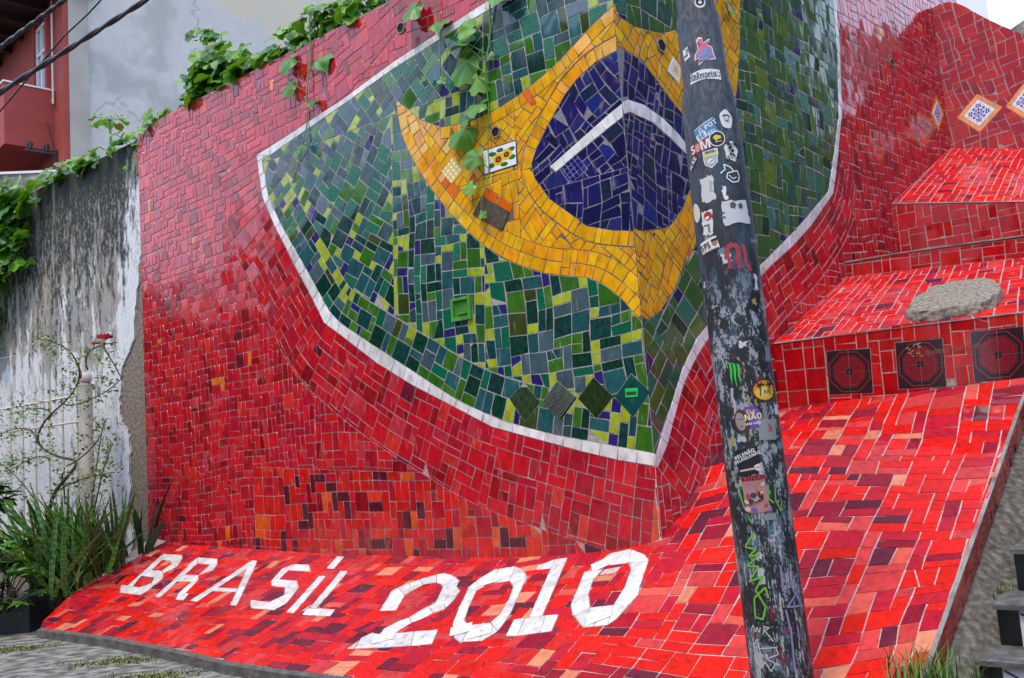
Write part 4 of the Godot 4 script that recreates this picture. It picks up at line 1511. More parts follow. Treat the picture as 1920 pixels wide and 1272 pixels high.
# ---------------------------------------------------------------- the ramp with the lettering
func tiled_ramp() -> void:
	var base := Vector3(0, 0, -6)
	var root := thing("tiled_ramp", "sloping red tiled ramp lettered in white at the foot of the walls", "ramp", base)
	var o := PackedVector2Array()
	var foot := pv(WALL_FOOT)
	for k in foot.size():
		var q := W1.p(Vector2(foot[k].x, 0))
		o.append(Vector2(q.x, -q.z))
	for x in [.262, .564, .747, 1.2, 1.753]:
		var q := W2.p(Vector2(x, 0))
		o.append(Vector2(q.x, -q.z))
	o.append(Vector2(2.091, 7.261))
	o.append(Vector2(3.5, 6.16))
	var right_edge := PackedVector2Array([Vector2(3.5, 6.16), Vector2(3.3, 6.0), Vector2(2.886, 5.5), Vector2(2.472, 5.0), Vector2(2.057, 4.5), Vector2(1.643, 4.0), Vector2(1.378, 3.68)])
	o.append_array(right_edge.slice(1))
	var front := PackedVector2Array([Vector2(1.378, 3.68), Vector2(1.1, 4.1), Vector2(.55, 4.5), Vector2(-.05, 4.88), Vector2(-.6, 5.25), Vector2(-1.178, 5.656), Vector2(-1.595, 5.935), Vector2(-2.045, 6.284), Vector2(-2.61, 6.831), Vector2(-3.387, 7.521), Vector2(-4.202, 8.13), Vector2(-4.359, 8.233)])
	o.append_array(front.slice(1))
	var left_edge := PackedVector2Array([Vector2(-4.359, 8.233), Vector2(-4.411, 8.379), Vector2(-4.388, 8.825), Vector2(-4.241, 9.178), Vector2(-4.124, 9.531)])
	o.append_array(left_edge.slice(1))
	o = ccw(o)
	var b := Buf.new()
	skin_into(b, ramp, o, base, -.004, Color(.85, .68, .66), .07)
	# sides down to the ground
	for line in [right_edge, front, left_edge]:
		for k in line.size() - 1:
			var p0 := ramp.p(line[k]) - base
			var p1 := ramp.p(line[k + 1]) - base
			b.quad(Vector3(p0.x, -.2, p0.z), Vector3(p1.x, -.2, p1.z), p1, p0, Color(.42, .4, .37))
	put("bed", b.mesh(mats.grout), root)
	var letters := []
	var polys := []
	for l in [LETTER_B, LETTER_R, LETTER_A, LETTER_S, LETTER_I, LETTER_L, DIGIT_TWO, DIGIT_O, DIGIT_ONE, DIGIT_OO]:
		for q in l:
			polys.append(ccw(pv(q)))
	var white := []
	var printed := []
	for k in polys.size():
		var a := area(polys[k])
		for g in (shatter(polys[k], .015, .0055, .12) if a > .01 else Geometry2D.offset_polygon(polys[k], -.0026)):
			white.append(g)
	var tiles := []
	add_tiles(tiles, ramp, white, [[.6, Color(.76, .76, .75), "glaze_clean"], [.4, Color(.7, .7, .67), "glaze_clean"]], "white_letter_tile", .0045)
	for q in polys:
		var dark := Buf.new()
		skin_into(dark, ramp, q, base, -.0012, Color(.33, .31, .3), .07)
		put("grout", dark.mesh(mats.grout), root)
	var holes := polys.duplicate()
	var black := pv([-3.967, 8.829, -3.924, 8.999, -3.883, 8.974, -3.922, 8.791])
	holes.append(ccw(black))
	add_tiles(tiles, ramp, [ccw(black)], [[1.0, Color(.008, .008, .01), "glaze_clean"]], "black_tile")
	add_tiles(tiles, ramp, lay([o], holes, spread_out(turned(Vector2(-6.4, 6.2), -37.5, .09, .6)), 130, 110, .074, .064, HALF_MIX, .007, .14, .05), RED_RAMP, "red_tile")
	finish_tiles(root, tiles, 420)
	# faded flower prints on some of the white pieces
	for f in [[DIGIT_O, 0, 1], [DIGIT_O, 5, 2], [DIGIT_O, 6, 3], [DIGIT_OO, 0, 4], [DIGIT_OO, 6, 5], [DIGIT_TWO, 9, 6]]:
		var q: PackedVector2Array = pv(f[0][f[1]])
		var c := mid(q)
		var m := flower_mat(f[2])
		var pb := Buf.new()
		skin_into(pb, ramp, rect(c.x - .07, c.y - .06, c.x + .07, c.y + .06), base, .0085, Color.WHITE, .1, Rect2(c.x - .07, c.y - .06, .14, .12))
		put("flower_print", pb.mesh(m), root)
	# tiled side face on the right, cement kerb under the front edge
	var line := PackedVector3Array()
	for q in right_edge:
		line.append(ramp.p(q) + Vector3(.004, 0, 0))
	line.reverse()
	var side := Skirt.new(line)
	var lng: float = side.cum[side.cum.size() - 1]
	var st := []
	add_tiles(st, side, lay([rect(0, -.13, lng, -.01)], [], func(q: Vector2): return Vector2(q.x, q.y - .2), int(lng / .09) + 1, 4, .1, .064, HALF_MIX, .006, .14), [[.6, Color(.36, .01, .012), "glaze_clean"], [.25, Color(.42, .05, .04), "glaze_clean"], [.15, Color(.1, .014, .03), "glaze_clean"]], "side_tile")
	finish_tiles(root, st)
	var kb := Buf.new()
	for k in range(0, front.size() - 1):
		var p0 := ramp.p(front[k]) - base
		var p1 := ramp.p(front[k + 1]) - base
		var out := Vector3(p1.z - p0.z, 0, -(p1.x - p0.x)).normalized() * .035
		if out.z < 0:
			out = -out
		kb.quad(Vector3(p0.x, -.05, p0.z) + out, Vector3(p1.x, -.05, p1.z) + out, p1 + out - Vector3(0, .015, 0), p0 + out - Vector3(0, .015, 0))
		kb.quad(p0 + out - Vector3(0, .015, 0), p1 + out - Vector3(0, .015, 0), p1 - Vector3(0, .004, 0), p0 - Vector3(0, .004, 0))
	put("kerb", kb.mesh(mats.kerb_stone), root)
	# cement lip along the right edge
	var lb := Buf.new()
	for k in right_edge.size() - 1:
		var p0 := ramp.p(right_edge[k]) - base
		var p1 := ramp.p(right_edge[k + 1]) - base
		var inn := Vector3(-(p1.z - p0.z), 0, p1.x - p0.x).normalized() * -.015
		if inn.x > 0:
			inn = -inn
		lb.quad(p0 - inn * .3 + Vector3(0, .001, 0), p1 - inn * .3 + Vector3(0, .001, 0), p1 + inn + Vector3(0, .0075, 0), p0 + inn + Vector3(0, .0075, 0))
	put("cement_lip", lb.mesh(mats.cement), root)

var flower_mats := {}
func flower_mat(k: int) -> StandardMaterial3D:
	var m := picture(flower_print(40, k), .12)
	return m

func spread_out(f: Callable) -> Callable:      # the pieces grow larger towards the right end of the ramp
	return func(q: Vector2) -> Vector2:
		return f.call(Vector2(q.x * (1.0 + .02 * q.x), q.y * (1.0 + .025 * q.x)))

# ---------------------------------------------------------------- sloping benches and the upper wall
func benches() -> void:
	var r1 := Flat.new(Vector3(2.091, 0, -7.261), 38)
	var r2 := Flat.new(Vector3(3.154, 0, -8.362), 36)
	var r3 := Flat.new(Vector3(4.063, 0, -9.302), 36)
	var w3 := Flat.new(Vector3(5.548, 0, -10.84), 34)
	var grey := Color(.6, .48, .46)
	# lower bench
	var at := r1.p(Vector2(.9, 1.5))
	var t := thing("tiled_bench", "lower sloping red bench with three dark patterned tile panels in its front", "bench", at)
	var top1 := pv(BENCH1_TOPLINE)
	var foot1 := pv(BENCH1_FOOT)
	var front := ccw(foot1 + back(top1))
	body("masonry", r1, [ccw(PackedVector2Array([Vector2(0, 1.2), Vector2(1.84, 1.3), Vector2(1.84, 2.0), Vector2(1.25, 2.045), Vector2(.99, 2.05), Vector2(0, 2.025)]))], at, -.2, 0, "grout", grey, t)
	var panels := [pv([.418, 1.922, .748, 1.904, .732, 1.57, .404, 1.585]), pv([.93, 1.922, 1.258, 1.914, 1.244, 1.568, .916, 1.58]), pv([1.44, 1.93, 1.775, 1.93, 1.752, 1.575, 1.428, 1.58])]
	var holes := []
	for q in panels:
		holes.append(ccw(q))
	var tl := []
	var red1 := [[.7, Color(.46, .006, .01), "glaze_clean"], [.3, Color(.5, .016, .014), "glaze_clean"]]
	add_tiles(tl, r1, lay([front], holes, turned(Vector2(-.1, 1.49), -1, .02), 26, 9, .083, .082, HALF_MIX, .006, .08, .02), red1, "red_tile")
	finish_tiles(t, tl)
	var rm := picture(rosette(lin(.3, .008, .018), lin(.07, .006, .014), lin(.012, .02, .022)), .12)
	for q in panels:
		for k in 4:
			var sx := k % 2
			var sy := k / 2
			var c := PackedVector2Array()
			for cn in [Vector2(sx, sy), Vector2(sx + 1, sy), Vector2(sx + 1, sy + 1), Vector2(sx, sy + 1)]:
				c.append(q[0].lerp(q[1], cn.x * .5).lerp(q[3].lerp(q[2], cn.x * .5), cn.y * .5))
			var cc := mid(c)
			for j in 4:
				c[j] = cc + (c[j] - cc) * .985
			var bb := Buf.new()
			var uvq := PackedVector2Array([Vector2(sx, sy) * .5, Vector2(sx + 1, sy) * .5, Vector2(sx + 1, sy + 1) * .5, Vector2(sx, sy + 1) * .5])
			c.reverse()
			uvq.reverse()
			tile_into(bb, r1, c, at, .004, Color.WHITE, Vector2.ZERO, .001, uvq)
			put("patterned_tile", bb.mesh(rm), t)
	var top := Ruled.new(r1.p(Vector2(0, 2.028)), r1.p(Vector2(1.84, 2.018)), r2.p(Vector2(0, 2.70)), r2.p(Vector2(1.6, 2.61)))
	bench_top(t, top, at, grey, [ccw(pv([.884, 1.269, 1.039, 1.279, 1.047, 1.161, .913, 1.182]))])
	writing(t, r1, at)
	# upper bench: a low step, then a riser
	at = r3.p(Vector2(.6, 2.9))
	t = thing("tiled_bench", "upper sloping red bench against the wall with the blue diamond tiles", "bench", at)
	body("masonry", r2, [ccw(PackedVector2Array([Vector2(0, 2.3), Vector2(1.9, 2.2), Vector2(1.9, 2.77), Vector2(.5, 2.83), Vector2(0, 2.832)]))], at, -.3, 0, "grout", grey, t)
	body("masonry", r3, [ccw(PackedVector2Array([Vector2(0, 2.2), Vector2(1.9, 2.2), Vector2(1.9, 3.2), Vector2(0, 3.58)]))], at, -.3, 0, "grout", grey, t)
	tl = []
	add_tiles(tl, r2, lay([ccw(PackedVector2Array([Vector2(0, 2.702), Vector2(1.75, 2.605), Vector2(1.75, 2.775), Vector2(.5, 2.828), Vector2(0, 2.83)]))], [], turned(Vector2(-.1, 2.59), -2.5, .01), 24, 4, .083, .075, HALF_MIX, .006, .1, .02), red1, "red_tile")
	add_tiles(tl, r3, lay([ccw(PackedVector2Array([Vector2(0, 2.83), Vector2(1.75, 2.8), Vector2(1.75, 3.225), Vector2(.646, 3.455), Vector2(0, 3.575)]))], [], turned(Vector2(-.1, 2.8), 1.5, .03), 24, 12, .083, .08, HALF_MIX, .006, .1, .05), red1, "red_tile")
	finish_tiles(t, tl)
	var lb := Buf.new()
	for k in 12:
		var x0 := k * .15
		var y0 := 2.833 - .03 * maxf(0, (x0 - .5)) * 1.2
		var y1 := 2.833 - .03 * maxf(0, (x0 - .35)) * 1.2
		slab_into(lb, r2, PackedVector2Array([Vector2(x0, y0), Vector2(x0 + .15, y1), Vector2(x0 + .15, y1 + .012 + .004 * sin(k * 2.0)), Vector2(x0, y0 + .012)]), at, -.9, .012)
	put("cement_ledge", lb.mesh(mats.cement), t)
	top = Ruled.new(r3.p(Vector2(0, 3.581)), r3.p(Vector2(1.75, 3.23)), w3.p(Vector2(0, 4.586)), w3.p(Vector2(1.6, 4.19)))
	bench_top(t, top, at, grey, [])
	# upper wall
	at = w3.p(Vector2(.7, 4))
	t = thing("mosaic_wall", "upper red mosaic wall with orange framed diamond tiles and a sloping top", "wall", at)
	var out := ccw(pv([0, 4.586, .382, 4.484, .767, 4.394, 1.7, 4.15, 1.7, 5.2, 1.2, 5.52, .94, 5.745, .778, 5.876, .65, 6.0, .556, 6.085, .45, 6.2, .36, 6.3, .27, 6.38, .18, 6.42, .09, 6.425, 0, 6.4]))
	body("masonry", w3, [ccw(pv([0, 3.0, 1.7, 3.0, 1.7, 5.19, 1.2, 5.51, .94, 5.735, .65, 5.99, .45, 6.19, .27, 6.37, .18, 6.41, 0, 6.39]))], at, -.25, 0, "grout", Color(.5, .4, .38), t)
	var dia := [ccw(pv(W3_DIAMOND)), ccw(pv(W3_DIAMOND2))]
	tl = []
	var red3 := [[.5, Color(.42, .008, .014), "glaze_clean"], [.35, Color(.5, .02, .018), "glaze_clean"], [.15, Color(.34, .01, .03), "glaze_clean"]]
	add_tiles(tl, w3, lay([out], dia, turned(Vector2(-1.0, 3.6), 8, .12, 1.2), 50, 50, .088, .088, RED_MIX, .009, .2, .1), red3, "red_tile")
	finish_tiles(t, tl)
	azulejo(t, w3, pv(W3_DIAMOND), "azulejo")
	azulejo(t, w3, pv(W3_DIAMOND2), "azulejo")
	# the loose round of concrete on the lower bench
	var cap := ccw(pv([.996, .125, .977, .452, 1.02, .6, 1.056, .722, 1.12, .82, 1.209, .865, 1.34, .86, 1.465, .812, 1.55, .7, 1.591, .59, 1.623, .408, 1.59, .25, 1.502, .134, 1.42, .1, 1.334, .085, 1.15, .09]))
	var lower := Ruled.new(r1.p(Vector2(0, 2.028)), r1.p(Vector2(1.84, 2.018)), r2.p(Vector2(0, 2.70)), r2.p(Vector2(1.6, 2.61)))
	var c2 := mid(cap)
	at = lower.p(c2)
	t = thing("concrete_cap", "round grey lump of cracked concrete lying on the lower bench", "concrete block", at)
	var cb := Buf.new()
	var line := Along.new(PackedVector2Array(cap) + PackedVector2Array([cap[0]]), 1.0, 0)
	var m := 56
	var heights := [0.0, .03, .06, .079, .083, .084, .083, .082, .084, .084, .084]
	var spread := [.99, 1.0, .99, .985, .96, .85, .7, .55, .4, .25, .1]
	var rn := FastNoiseLite.new()
	rn.seed = 8
	rn.frequency = 7.0
	for r in 11:
		for k in m:
			var q := c2 + (line.at(Vector2(line.length() * k / m, 0)) - c2) * float(spread[r])
			var rough := rn.get_noise_2d(q.x, q.y) * .018 + rn.get_noise_2d(q.x * 5.0, q.y * 5.0) * .011
			if r < 4:
				q += (q - c2).normalized() * (rn.get_noise_3d(q.x * 2.0, q.y * 2.0, r * .2) * .04)
			cb.add(lower.p(q) + Vector3.UP * (heights[r] + (rough if r > 2 else 0.0)) - at, Vector3.UP, Color.WHITE)
	for r in 10:
		for k in m:
			var a := r * m + k
			var b2 := r * m + (k + 1) % m
			cb.tri(a, b2, b2 + m)
			cb.tri(a, b2 + m, a + m)
	var tip := cb.add(lower.p(c2) + Vector3.UP * .084 - at, Vector3.UP, Color.WHITE)
	for k in m:
		cb.tri(10 * m + k, 10 * m + (k + 1) % m, tip)
	var acc := PackedVector3Array()
	acc.resize(cb.v.size())
	for k in range(0, cb.i.size(), 3):
		var fn := (cb.v[cb.i[k + 2]] - cb.v[cb.i[k]]).cross(cb.v[cb.i[k + 1]] - cb.v[cb.i[k]])
		for j in 3:
			acc[cb.i[k + j]] += fn
	for k in acc.size():
		cb.n[k] = acc[k].normalized()
	put("lump", cb.mesh(mats.rock), t)

func bench_top(t: Node3D, top: Ruled, at: Vector3, grey: Color, special: Array) -> void:
	var b := Buf.new()
	var out := rect(0, 0, top.lx, top.ly)
	skin_into(b, top, out, at, 0, grey * 1.1, .3)
	put("bed", b.mesh(mats.grout), t)
	var tl := []
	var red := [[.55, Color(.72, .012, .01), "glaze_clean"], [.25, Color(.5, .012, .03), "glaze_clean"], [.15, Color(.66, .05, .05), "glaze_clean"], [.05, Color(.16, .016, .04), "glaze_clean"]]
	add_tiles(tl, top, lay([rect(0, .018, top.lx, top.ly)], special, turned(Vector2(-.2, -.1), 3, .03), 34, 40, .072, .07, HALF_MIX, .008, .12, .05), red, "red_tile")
	for s in special:
		add_tiles(tl, top, [s], [[1.0, Color(.06, .012, .08), "glaze_clean"]], "purple_tile")
	finish_tiles(t, tl)
	var lb := Buf.new()
	for k in 12:
		var x0 := top.lx * k / 12.0
		var x1 := top.lx * (k + 1) / 12.0
		skin_into(lb, top, PackedVector2Array([Vector2(x0, -.008), Vector2(x1, -.008), Vector2(x1, .02 + .006 * sin(k * 2.1)), Vector2(x0, .02 + .006 * sin((k - 1) * 2.1))]), at, .0065, Color.WHITE, 1.0)
	put("cement_lip", lb.mesh(mats.cement), t)

# lettering bent onto a surface
func lettering(s: Surf, text: String, at: Vector2, height: float, turn: float, base: Vector3, h: float, col: Color, font := "Droid Sans", bold := true, squeeze := 1.0) -> ArrayMesh:
	var f := SystemFont.new()
	f.font_names = PackedStringArray([font])
	f.font_weight = 700 if bold else 400
	var tm := TextMesh.new()
	tm.font = f
	tm.text = text
	tm.font_size = 32
	tm.pixel_size = height / 32.0
	tm.depth = 0.0
	tm.curve_step = 2.0
	var arr := tm.get_mesh_arrays()
	var b := Buf.new()
	var vs: PackedVector3Array = arr[Mesh.ARRAY_VERTEX]
	var ix: PackedInt32Array = arr[Mesh.ARRAY_INDEX]
	for v in vs:
		var q := at + Vector2(v.x * squeeze, v.y).rotated(turn)
		b.add(s.p(q) + s.n(q) * h - base, s.n(q), col)
	b.i = ix
	return b.mesh(mats.ink)

func writing(t: Node3D, r1: Surf, at: Vector3) -> void:
	put("graffiti", lettering(r1, "/.. quiero vivir aqui", Vector2(1.3, 1.83), .055, .03, at, .0075, Color(.24, .1, .06), "Droid Sans", false, 1.0), t, "faint beige handwriting across the panels")
	for k in 14:
		var b := Buf.new()
		var q := Vector2(1.0 + rng.randf() * .1, 1.8 + rng.randf() * .1)
		var r := q + Vector2(rng.randf_range(-.03, .03), rng.randf_range(-.02, .03))
		for g in Geometry2D.offset_polyline(PackedVector2Array([q, r]), .004, Geometry2D.JOIN_ROUND, Geometry2D.END_ROUND):
			skin_into(b, r1, g, at, .0072 + k * .0001, Color(.3, .22, .1), .2)
		put("scribble", b.mesh(mats.ink), t)

# ---------------------------------------------------------------- the old plaster wall at the left
func garden_wall() -> void:
	var at := W1.p(Vector2(-8, 0))
	var t := thing("plaster_wall", "old whitewashed garden wall with black mould and a strip of bare mortar", "wall", at)
	body("masonry", W1, [rect(-13, -.3, -6.222, 5.1)], at, -.36, -.055, "mortar", Color.WHITE, t)
	var edge := [-6.226, 4.6, -6.235, 4.2, -6.29, 3.85, -6.32, 3.6, -6.40, 3.35, -6.45, 3.1, -6.48, 2.85, -6.62, 2.7, -6.76, 2.56, -6.80, 2.3, -6.83, 2.1, -6.79, 1.95, -6.66, 1.86, -6.62, 1.65, -6.65, 1.4, -6.63, 1.2, -6.73, 1.0, -6.7, .85, -6.62, .7, -6.6, .3]
	var rag := PackedVector2Array()
	var raw := pv(edge)
	for k in raw.size() - 1:
		for j in 5:
			rag.append(raw[k].lerp(raw[k + 1], j / 5.0) + (Vector2(rng.randf_range(-.018, .018), rng.randf_range(-.012, .012)) if j else Vector2.ZERO))
	var skin := ccw(PackedVector2Array([Vector2(-13, .0), Vector2(-13, 5.105), Vector2(-6.224, 5.105)]) + rag + PackedVector2Array([Vector2(-6.58, 0)]))
	var b := Buf.new()
	slab_into(b, W1, skin, at, -.054, -.036, Color.WHITE, Rect2(-10.6, .4, 4.45, 4.8))
	var m := picture(plaster_skin(), .92)
	m.texture_repeat = true
	mats["plaster"] = m
	put("plaster", b.mesh(m), t)
	# a splinter of render that still hangs by the corner
	var s := Buf.new()
	slab_into(s, W1, pv([-6.31, 3.66, -6.235, 3.7, -6.228, 3.55, -6.26, 3.44, -6.30, 3.5]), at, -.05, -.012)
	slab_into(s, W1, pv([-6.33, 4.98, -6.24, 4.93, -6.23, 4.75, -6.28, 4.68, -6.30, 4.8, -6.36, 4.9]), at, -.05, -.01)
	put("render_fragment", s.mesh(mats.mortar), t)

# ---------------------------------------------------------------- houses behind
func houses() -> void:
	var k := Vector3(-7.9, 0, -16)
	var a := Vector3(-.7, 0, -.714).normalized()
	var bb := Vector3(-.714, 0, .7).normalized()
	var t := thing("terracotta_house", "dark red house with a balcony, a tall pale window and deep eaves", "house", k)
	var b := Buf.new()
	b.box(Vector3(0, 0, 0), a * 9, Vector3.UP * 11.4, -bb * .4)
	put("wall", b.mesh(mats.terracotta), t)
	# window
	b = Buf.new()
	var w0 := a * .72 + Vector3.UP * 8.55
	var ww := a * .62
	var hh := Vector3.UP * 1.55
	for q in [[w0, ww * .08, hh], [w0 + ww * .92, ww * .08, hh], [w0, ww, hh * .04], [w0 + hh * .96, ww, hh * .04], [w0 + ww * .46, ww * .07, hh], [w0 + hh * .62, ww, hh * .035]]:
		b.box(q[0], q[1], q[2], bb * .06)
	var win := put("window", b.mesh(mats.white_paint), t)
	for i in 2:
		for j in 2:
			var g := Buf.new()
			g.box(w0 + ww * (.08 + .45 * i) + hh * (.04 + .615 * j), ww * .38, hh * [.58, .3][j], bb * .02)
			put("pane", g.mesh(mats.window_glass), win)
	b = Buf.new()
	b.box(w0 - ww * .16 - hh * .02, ww * .14, hh * 1.06, bb * .1)
	b.box(w0 + ww * 1.02 - hh * .02, ww * .1, hh * 1.06, bb * .1)
	b.box(w0 - ww * .16 + hh * 1.04, ww * 1.28, hh * .05, bb * .1)
	put("window_surround", b.mesh(mats.terracotta), t)
	# balcony
	b = Buf.new()
	var c0 := a * .5 + Vector3.UP * 7.42
	b.box(c0, a * 3.2, Vector3.UP * .12, bb * .86)
	b.box(c0 + Vector3.UP * .12, a * .1, Vector3.UP * 1.04, bb * .86)
	b.box(c0 + Vector3.UP * .12 + bb * .76 + a * .1, a * .5, Vector3.UP * 1.04, bb * .1)
	b.box(c0 + Vector3.UP * .12 + bb * .76 + a * .72, a * 2.4, Vector3.UP * 1.04, bb * .1)
	var bal := put("balcony", b.mesh(mats.terracotta), t)
	b = Buf.new()
	b.box(c0 + Vector3.UP * 1.162 - a * .02, a * .14, Vector3.UP * .03, bb * .88)
	b.box(c0 + Vector3.UP * 1.162 + bb * .75 + a * .12, a * 3.0, Vector3.UP * .03, bb * .13)
	put("coping", b.mesh(mats.white_paint), bal)
	# eaves
	b = Buf.new()
	b.box(Vector3.UP * 10.45 - a * .2 - bb * .6, a * 9.4, Vector3.UP * .12, bb * 1.75)
	var roof := put("roof", b.mesh(mats.dark_wood), t)
	for i in 7:
		b = Buf.new()
		b.box(Vector3.UP * 10.3 + a * (.05 + i * .75), a * .1, Vector3.UP * .15, bb * 1.1)
		put("rafter", b.mesh(mats.dark_wood), roof)
	b = Buf.new()
	var px := a * .42 + bb * .05
	b.tube(PackedVector3Array([px + Vector3.UP * 8.3, px + Vector3.UP * 11]), .018, .018)
	b.tube(PackedVector3Array([px + Vector3.UP * 8.42, px + a * .1 + Vector3.UP * 8.36]), .018, .018)
	put("drain_pipe", b.mesh(mats.cream_paint), t)
	# the tall rendered side of the building next to it
	t = thing("rendered_building", "tall pale grey rendered blank side wall with an ochre patch", "building", k - bb * .1)
	b = Buf.new()
	var f := (Vector3(.714, 0, -.7)).normalized()
	var fn := Vector3(.7, 0, .714).normalized()
	var o := f * .001 - fn * .05
	var k0 := b.add(o, fn, Color.WHITE, Vector2(0, 13 / 9.0))
	b.add(o + f * 15, fn, Color.WHITE, Vector2(15 / 9.0, 13 / 9.0))
	b.add(o + f * 15 + Vector3.UP * 15, fn, Color.WHITE, Vector2(15 / 9.0, -2 / 9.0))
	b.add(o + Vector3.UP * 15, fn, Color.WHITE, Vector2(0, -2 / 9.0))
	b.tri(k0, k0 + 1, k0 + 2)
	b.tri(k0, k0 + 2, k0 + 3)
	b.box(o - fn * .3, f * 15, Vector3.UP * 15, fn * .297)
	var gm := picture(grey_render_skin(), .9)
	put("wall", b.mesh(gm), t)
	b = Buf.new()
	b.box(o + Vector3.UP * .01 - fn * .1, f * .36, Vector3.UP * 14.9, fn * .16)
	put("pilaster", b.mesh(mats.pale_render), t)
	# low wall in front of the house
	t = thing("parapet_wall", "low dark grey wall with a pale coping below the terracotta balcony", "wall", Vector3(-8.6, 0, -13.5))
	b = Buf.new()
	b.box(Vector3(-3, 0, 0), Vector3(4.6, 0, -.5), Vector3.UP * 6.2, Vector3(0, 0, -.2))
	put("wall", b.mesh(mats.cement), t)
	b = Buf.new()
	b.box(Vector3(-3, 6.202, .02), Vector3(4.6, 0, -.5), Vector3.UP * .04, Vector3(0, 0, -.24))
	put("coping", b.mesh(mats.white_paint), t)
	# wires and their bracket on the house
	t = thing("wire_bracket", "iron bracket with two black insulators on the house corner", "bracket", k + a * .35 + Vector3.UP * 7.1)
	b = Buf.new()
	b.box(Vector3(0, 0, 0), a * .06, Vector3.UP * .3, bb * .05)
	b.box(Vector3.UP * .2, a * .05, Vector3.UP * .05, bb * .55)
	b.tube(PackedVector3Array([Vector3(0, .05, 0), Vector3(0, .8, 0) + bb * .18]), .012, .012)
	put("arm", b.mesh(mats.iron), t)
	for i in 2:
		b = Buf.new()
		var ip := bb * (.2 + .28 * i) + Vector3.UP * .25
		b.tube(PackedVector3Array([ip, ip + Vector3.UP * .05, ip + Vector3.UP * .06]), .03, .05)
		b.tube(PackedVector3Array([ip + Vector3.UP * .06, ip + Vector3.UP * .13]), .055, .035)
		put("insulator", b.mesh(mats.black_rubber), t)
	# what shows past the upper wall at the right
	t = thing("white_house", "white house wall high up behind the upper mosaic wall", "house", Vector3(14, 0, -24))
	b = Buf.new()
	b.box(Vector3(-3.5, 0, 0), Vector3(4.0, 0, -1.2), Vector3.UP * 16, Vector3(0, 0, -2))
	put("wall", b.mesh(mats.white_paint), t)
	b = Buf.new()
	b.box(Vector3(-3.7, 16, .2), Vector3(4.4, 0, -1.3), Vector3.UP * .2, Vector3(0, 0, -2.4))
	put("roof", b.mesh(mats.cement), t)
	t = thing("stone_parapet", "dark grey parapet climbing behind the upper mosaic wall", "wall", Vector3(7.0, 0, -12.0))
	b = Buf.new()
	var lo := Vector3(-.15, 6.35, 0)
	b.quad(Vector3(-.15, 3, 0), Vector3(3.0, 3, .3), Vector3(3.0, 8.2, .3), lo)
	b.box(Vector3(-.15, 3, -.3), Vector3(3.2, 0, .3), Vector3.UP * 3.3, Vector3(0, 0, .25))
	b.quad(lo, Vector3(3.0, 8.2, .3), Vector3(3.0, 8.2, -.1), lo - Vector3(0, 0, .4))
	put("wall", b.mesh(mats.cement), t)
	# the other side of the street, behind the photographer
	t = thing("street_house", "plain house front across the street behind the viewer", "house", Vector3(0, 0, 9))
	b = Buf.new()
	b.box(Vector3(-14, 0, 0), Vector3(24, 0, 0), Vector3.UP * 6.5, Vector3(0, 0, 4))
	put("wall", b.mesh(mats.mortar), t)
	for h in [[Vector3(-19, 0, -24), Vector3(0, 0, 14.5), Vector3(-5, 0, 0), 5.2, "low plain house at the lower end of the street", "street_house"], [Vector3(-19.3, 0, -9.5), Vector3(0, 0, 6.5), Vector3(-5, 0, 0), 7.0, "narrow plain house between a low and a tall one down the street", "street_house"], [Vector3(-19, 0, -3), Vector3(0, 0, 15), Vector3(-5, 0, 0), 13.5, "tall plain house front down the street", "street_house"], [Vector3(16, 0, -14), Vector3(0, 0, 26), Vector3(5, 0, 0), 14.0, "plain house front at the upper side of the stairs", "street_house"]]:
		var th := thing(h[5], h[4], "house", h[0])
		var hb := Buf.new()
		hb.box(Vector3.ZERO, h[1], Vector3.UP * h[3], h[2])
		put("wall", hb.mesh(mats.dark_stone), th)
	street_tree("broad street tree in front of the low house down the street", Vector3(-16.5, 0, -12), 5.6, 2.6)
	street_tree("tall street tree in front of the tall house down the street", Vector3(-16.5, 0, -6.5), 8.0, 2.6)
	for i in 6:
		b = Buf.new()
		b.box(Vector3(-12.5 + i * 3.6, .4 if i % 2 else 1.0, -.05), Vector3(1.3, 0, 0), Vector3.UP * 2.2, Vector3(0, 0, .05))
		put("shutter", b.mesh(mats.dark_wood), t)

func street_tree(label: String, at: Vector3, h: float, r: float) -> void:
	var t := thing("street_tree", label, "tree", at)
	var b := Buf.new()
	b.tube(PackedVector3Array([Vector3.ZERO, Vector3(.1, h * .3, .05), Vector3(-.1, h * .6, 0)]), .22, .12)
	for k in 5:
		var a := TAU * k / 5
		b.tube(PackedVector3Array([Vector3(0, h * .45, 0), Vector3(cos(a) * r * .4, h * .65, sin(a) * r * .4), Vector3(cos(a) * r * .7, h * .85, sin(a) * r * .7)]), .09, .03)
	put("trunk", b.mesh(mats.trunk_bark), t)
	b = Buf.new()
	for k in 5200:
		var d := Vector3(rng.randfn(0, .5), rng.randfn(0, .5), rng.randfn(0, .5)).limit_length(1.1)
		small_leaf(b, Vector3(0, h * .72, 0) + Vector3(d.x * r, d.y * h * .3, d.z * r) * (1.0 + .25 * sin(d.x * 5.0 + d.z * 4.0)), rng.randf_range(.2, .4), Color(.02, .06, .01).lerp(Color(.08, .16, .03), rng.randf()))
	put("crown", b.mesh(mats.foliage), t, "", "stuff")

# ---------------------------------------------------------------- the pole and what is stuck on it
var pole_s: Pole
var pole_root: Node3D
func ell(c: Vector2, rx: float, ry: float, turn := 0.0, n := 20, bump := 0.0) -> PackedVector2Array:
	var r := PackedVector2Array()
	for k in n:
		var a := TAU * k / n
		r.append(c + Vector2(cos(a) * rx, sin(a) * ry).rotated(turn) * (1.0 + bump * sin(a * 5.0 + 1.0)))
	return r

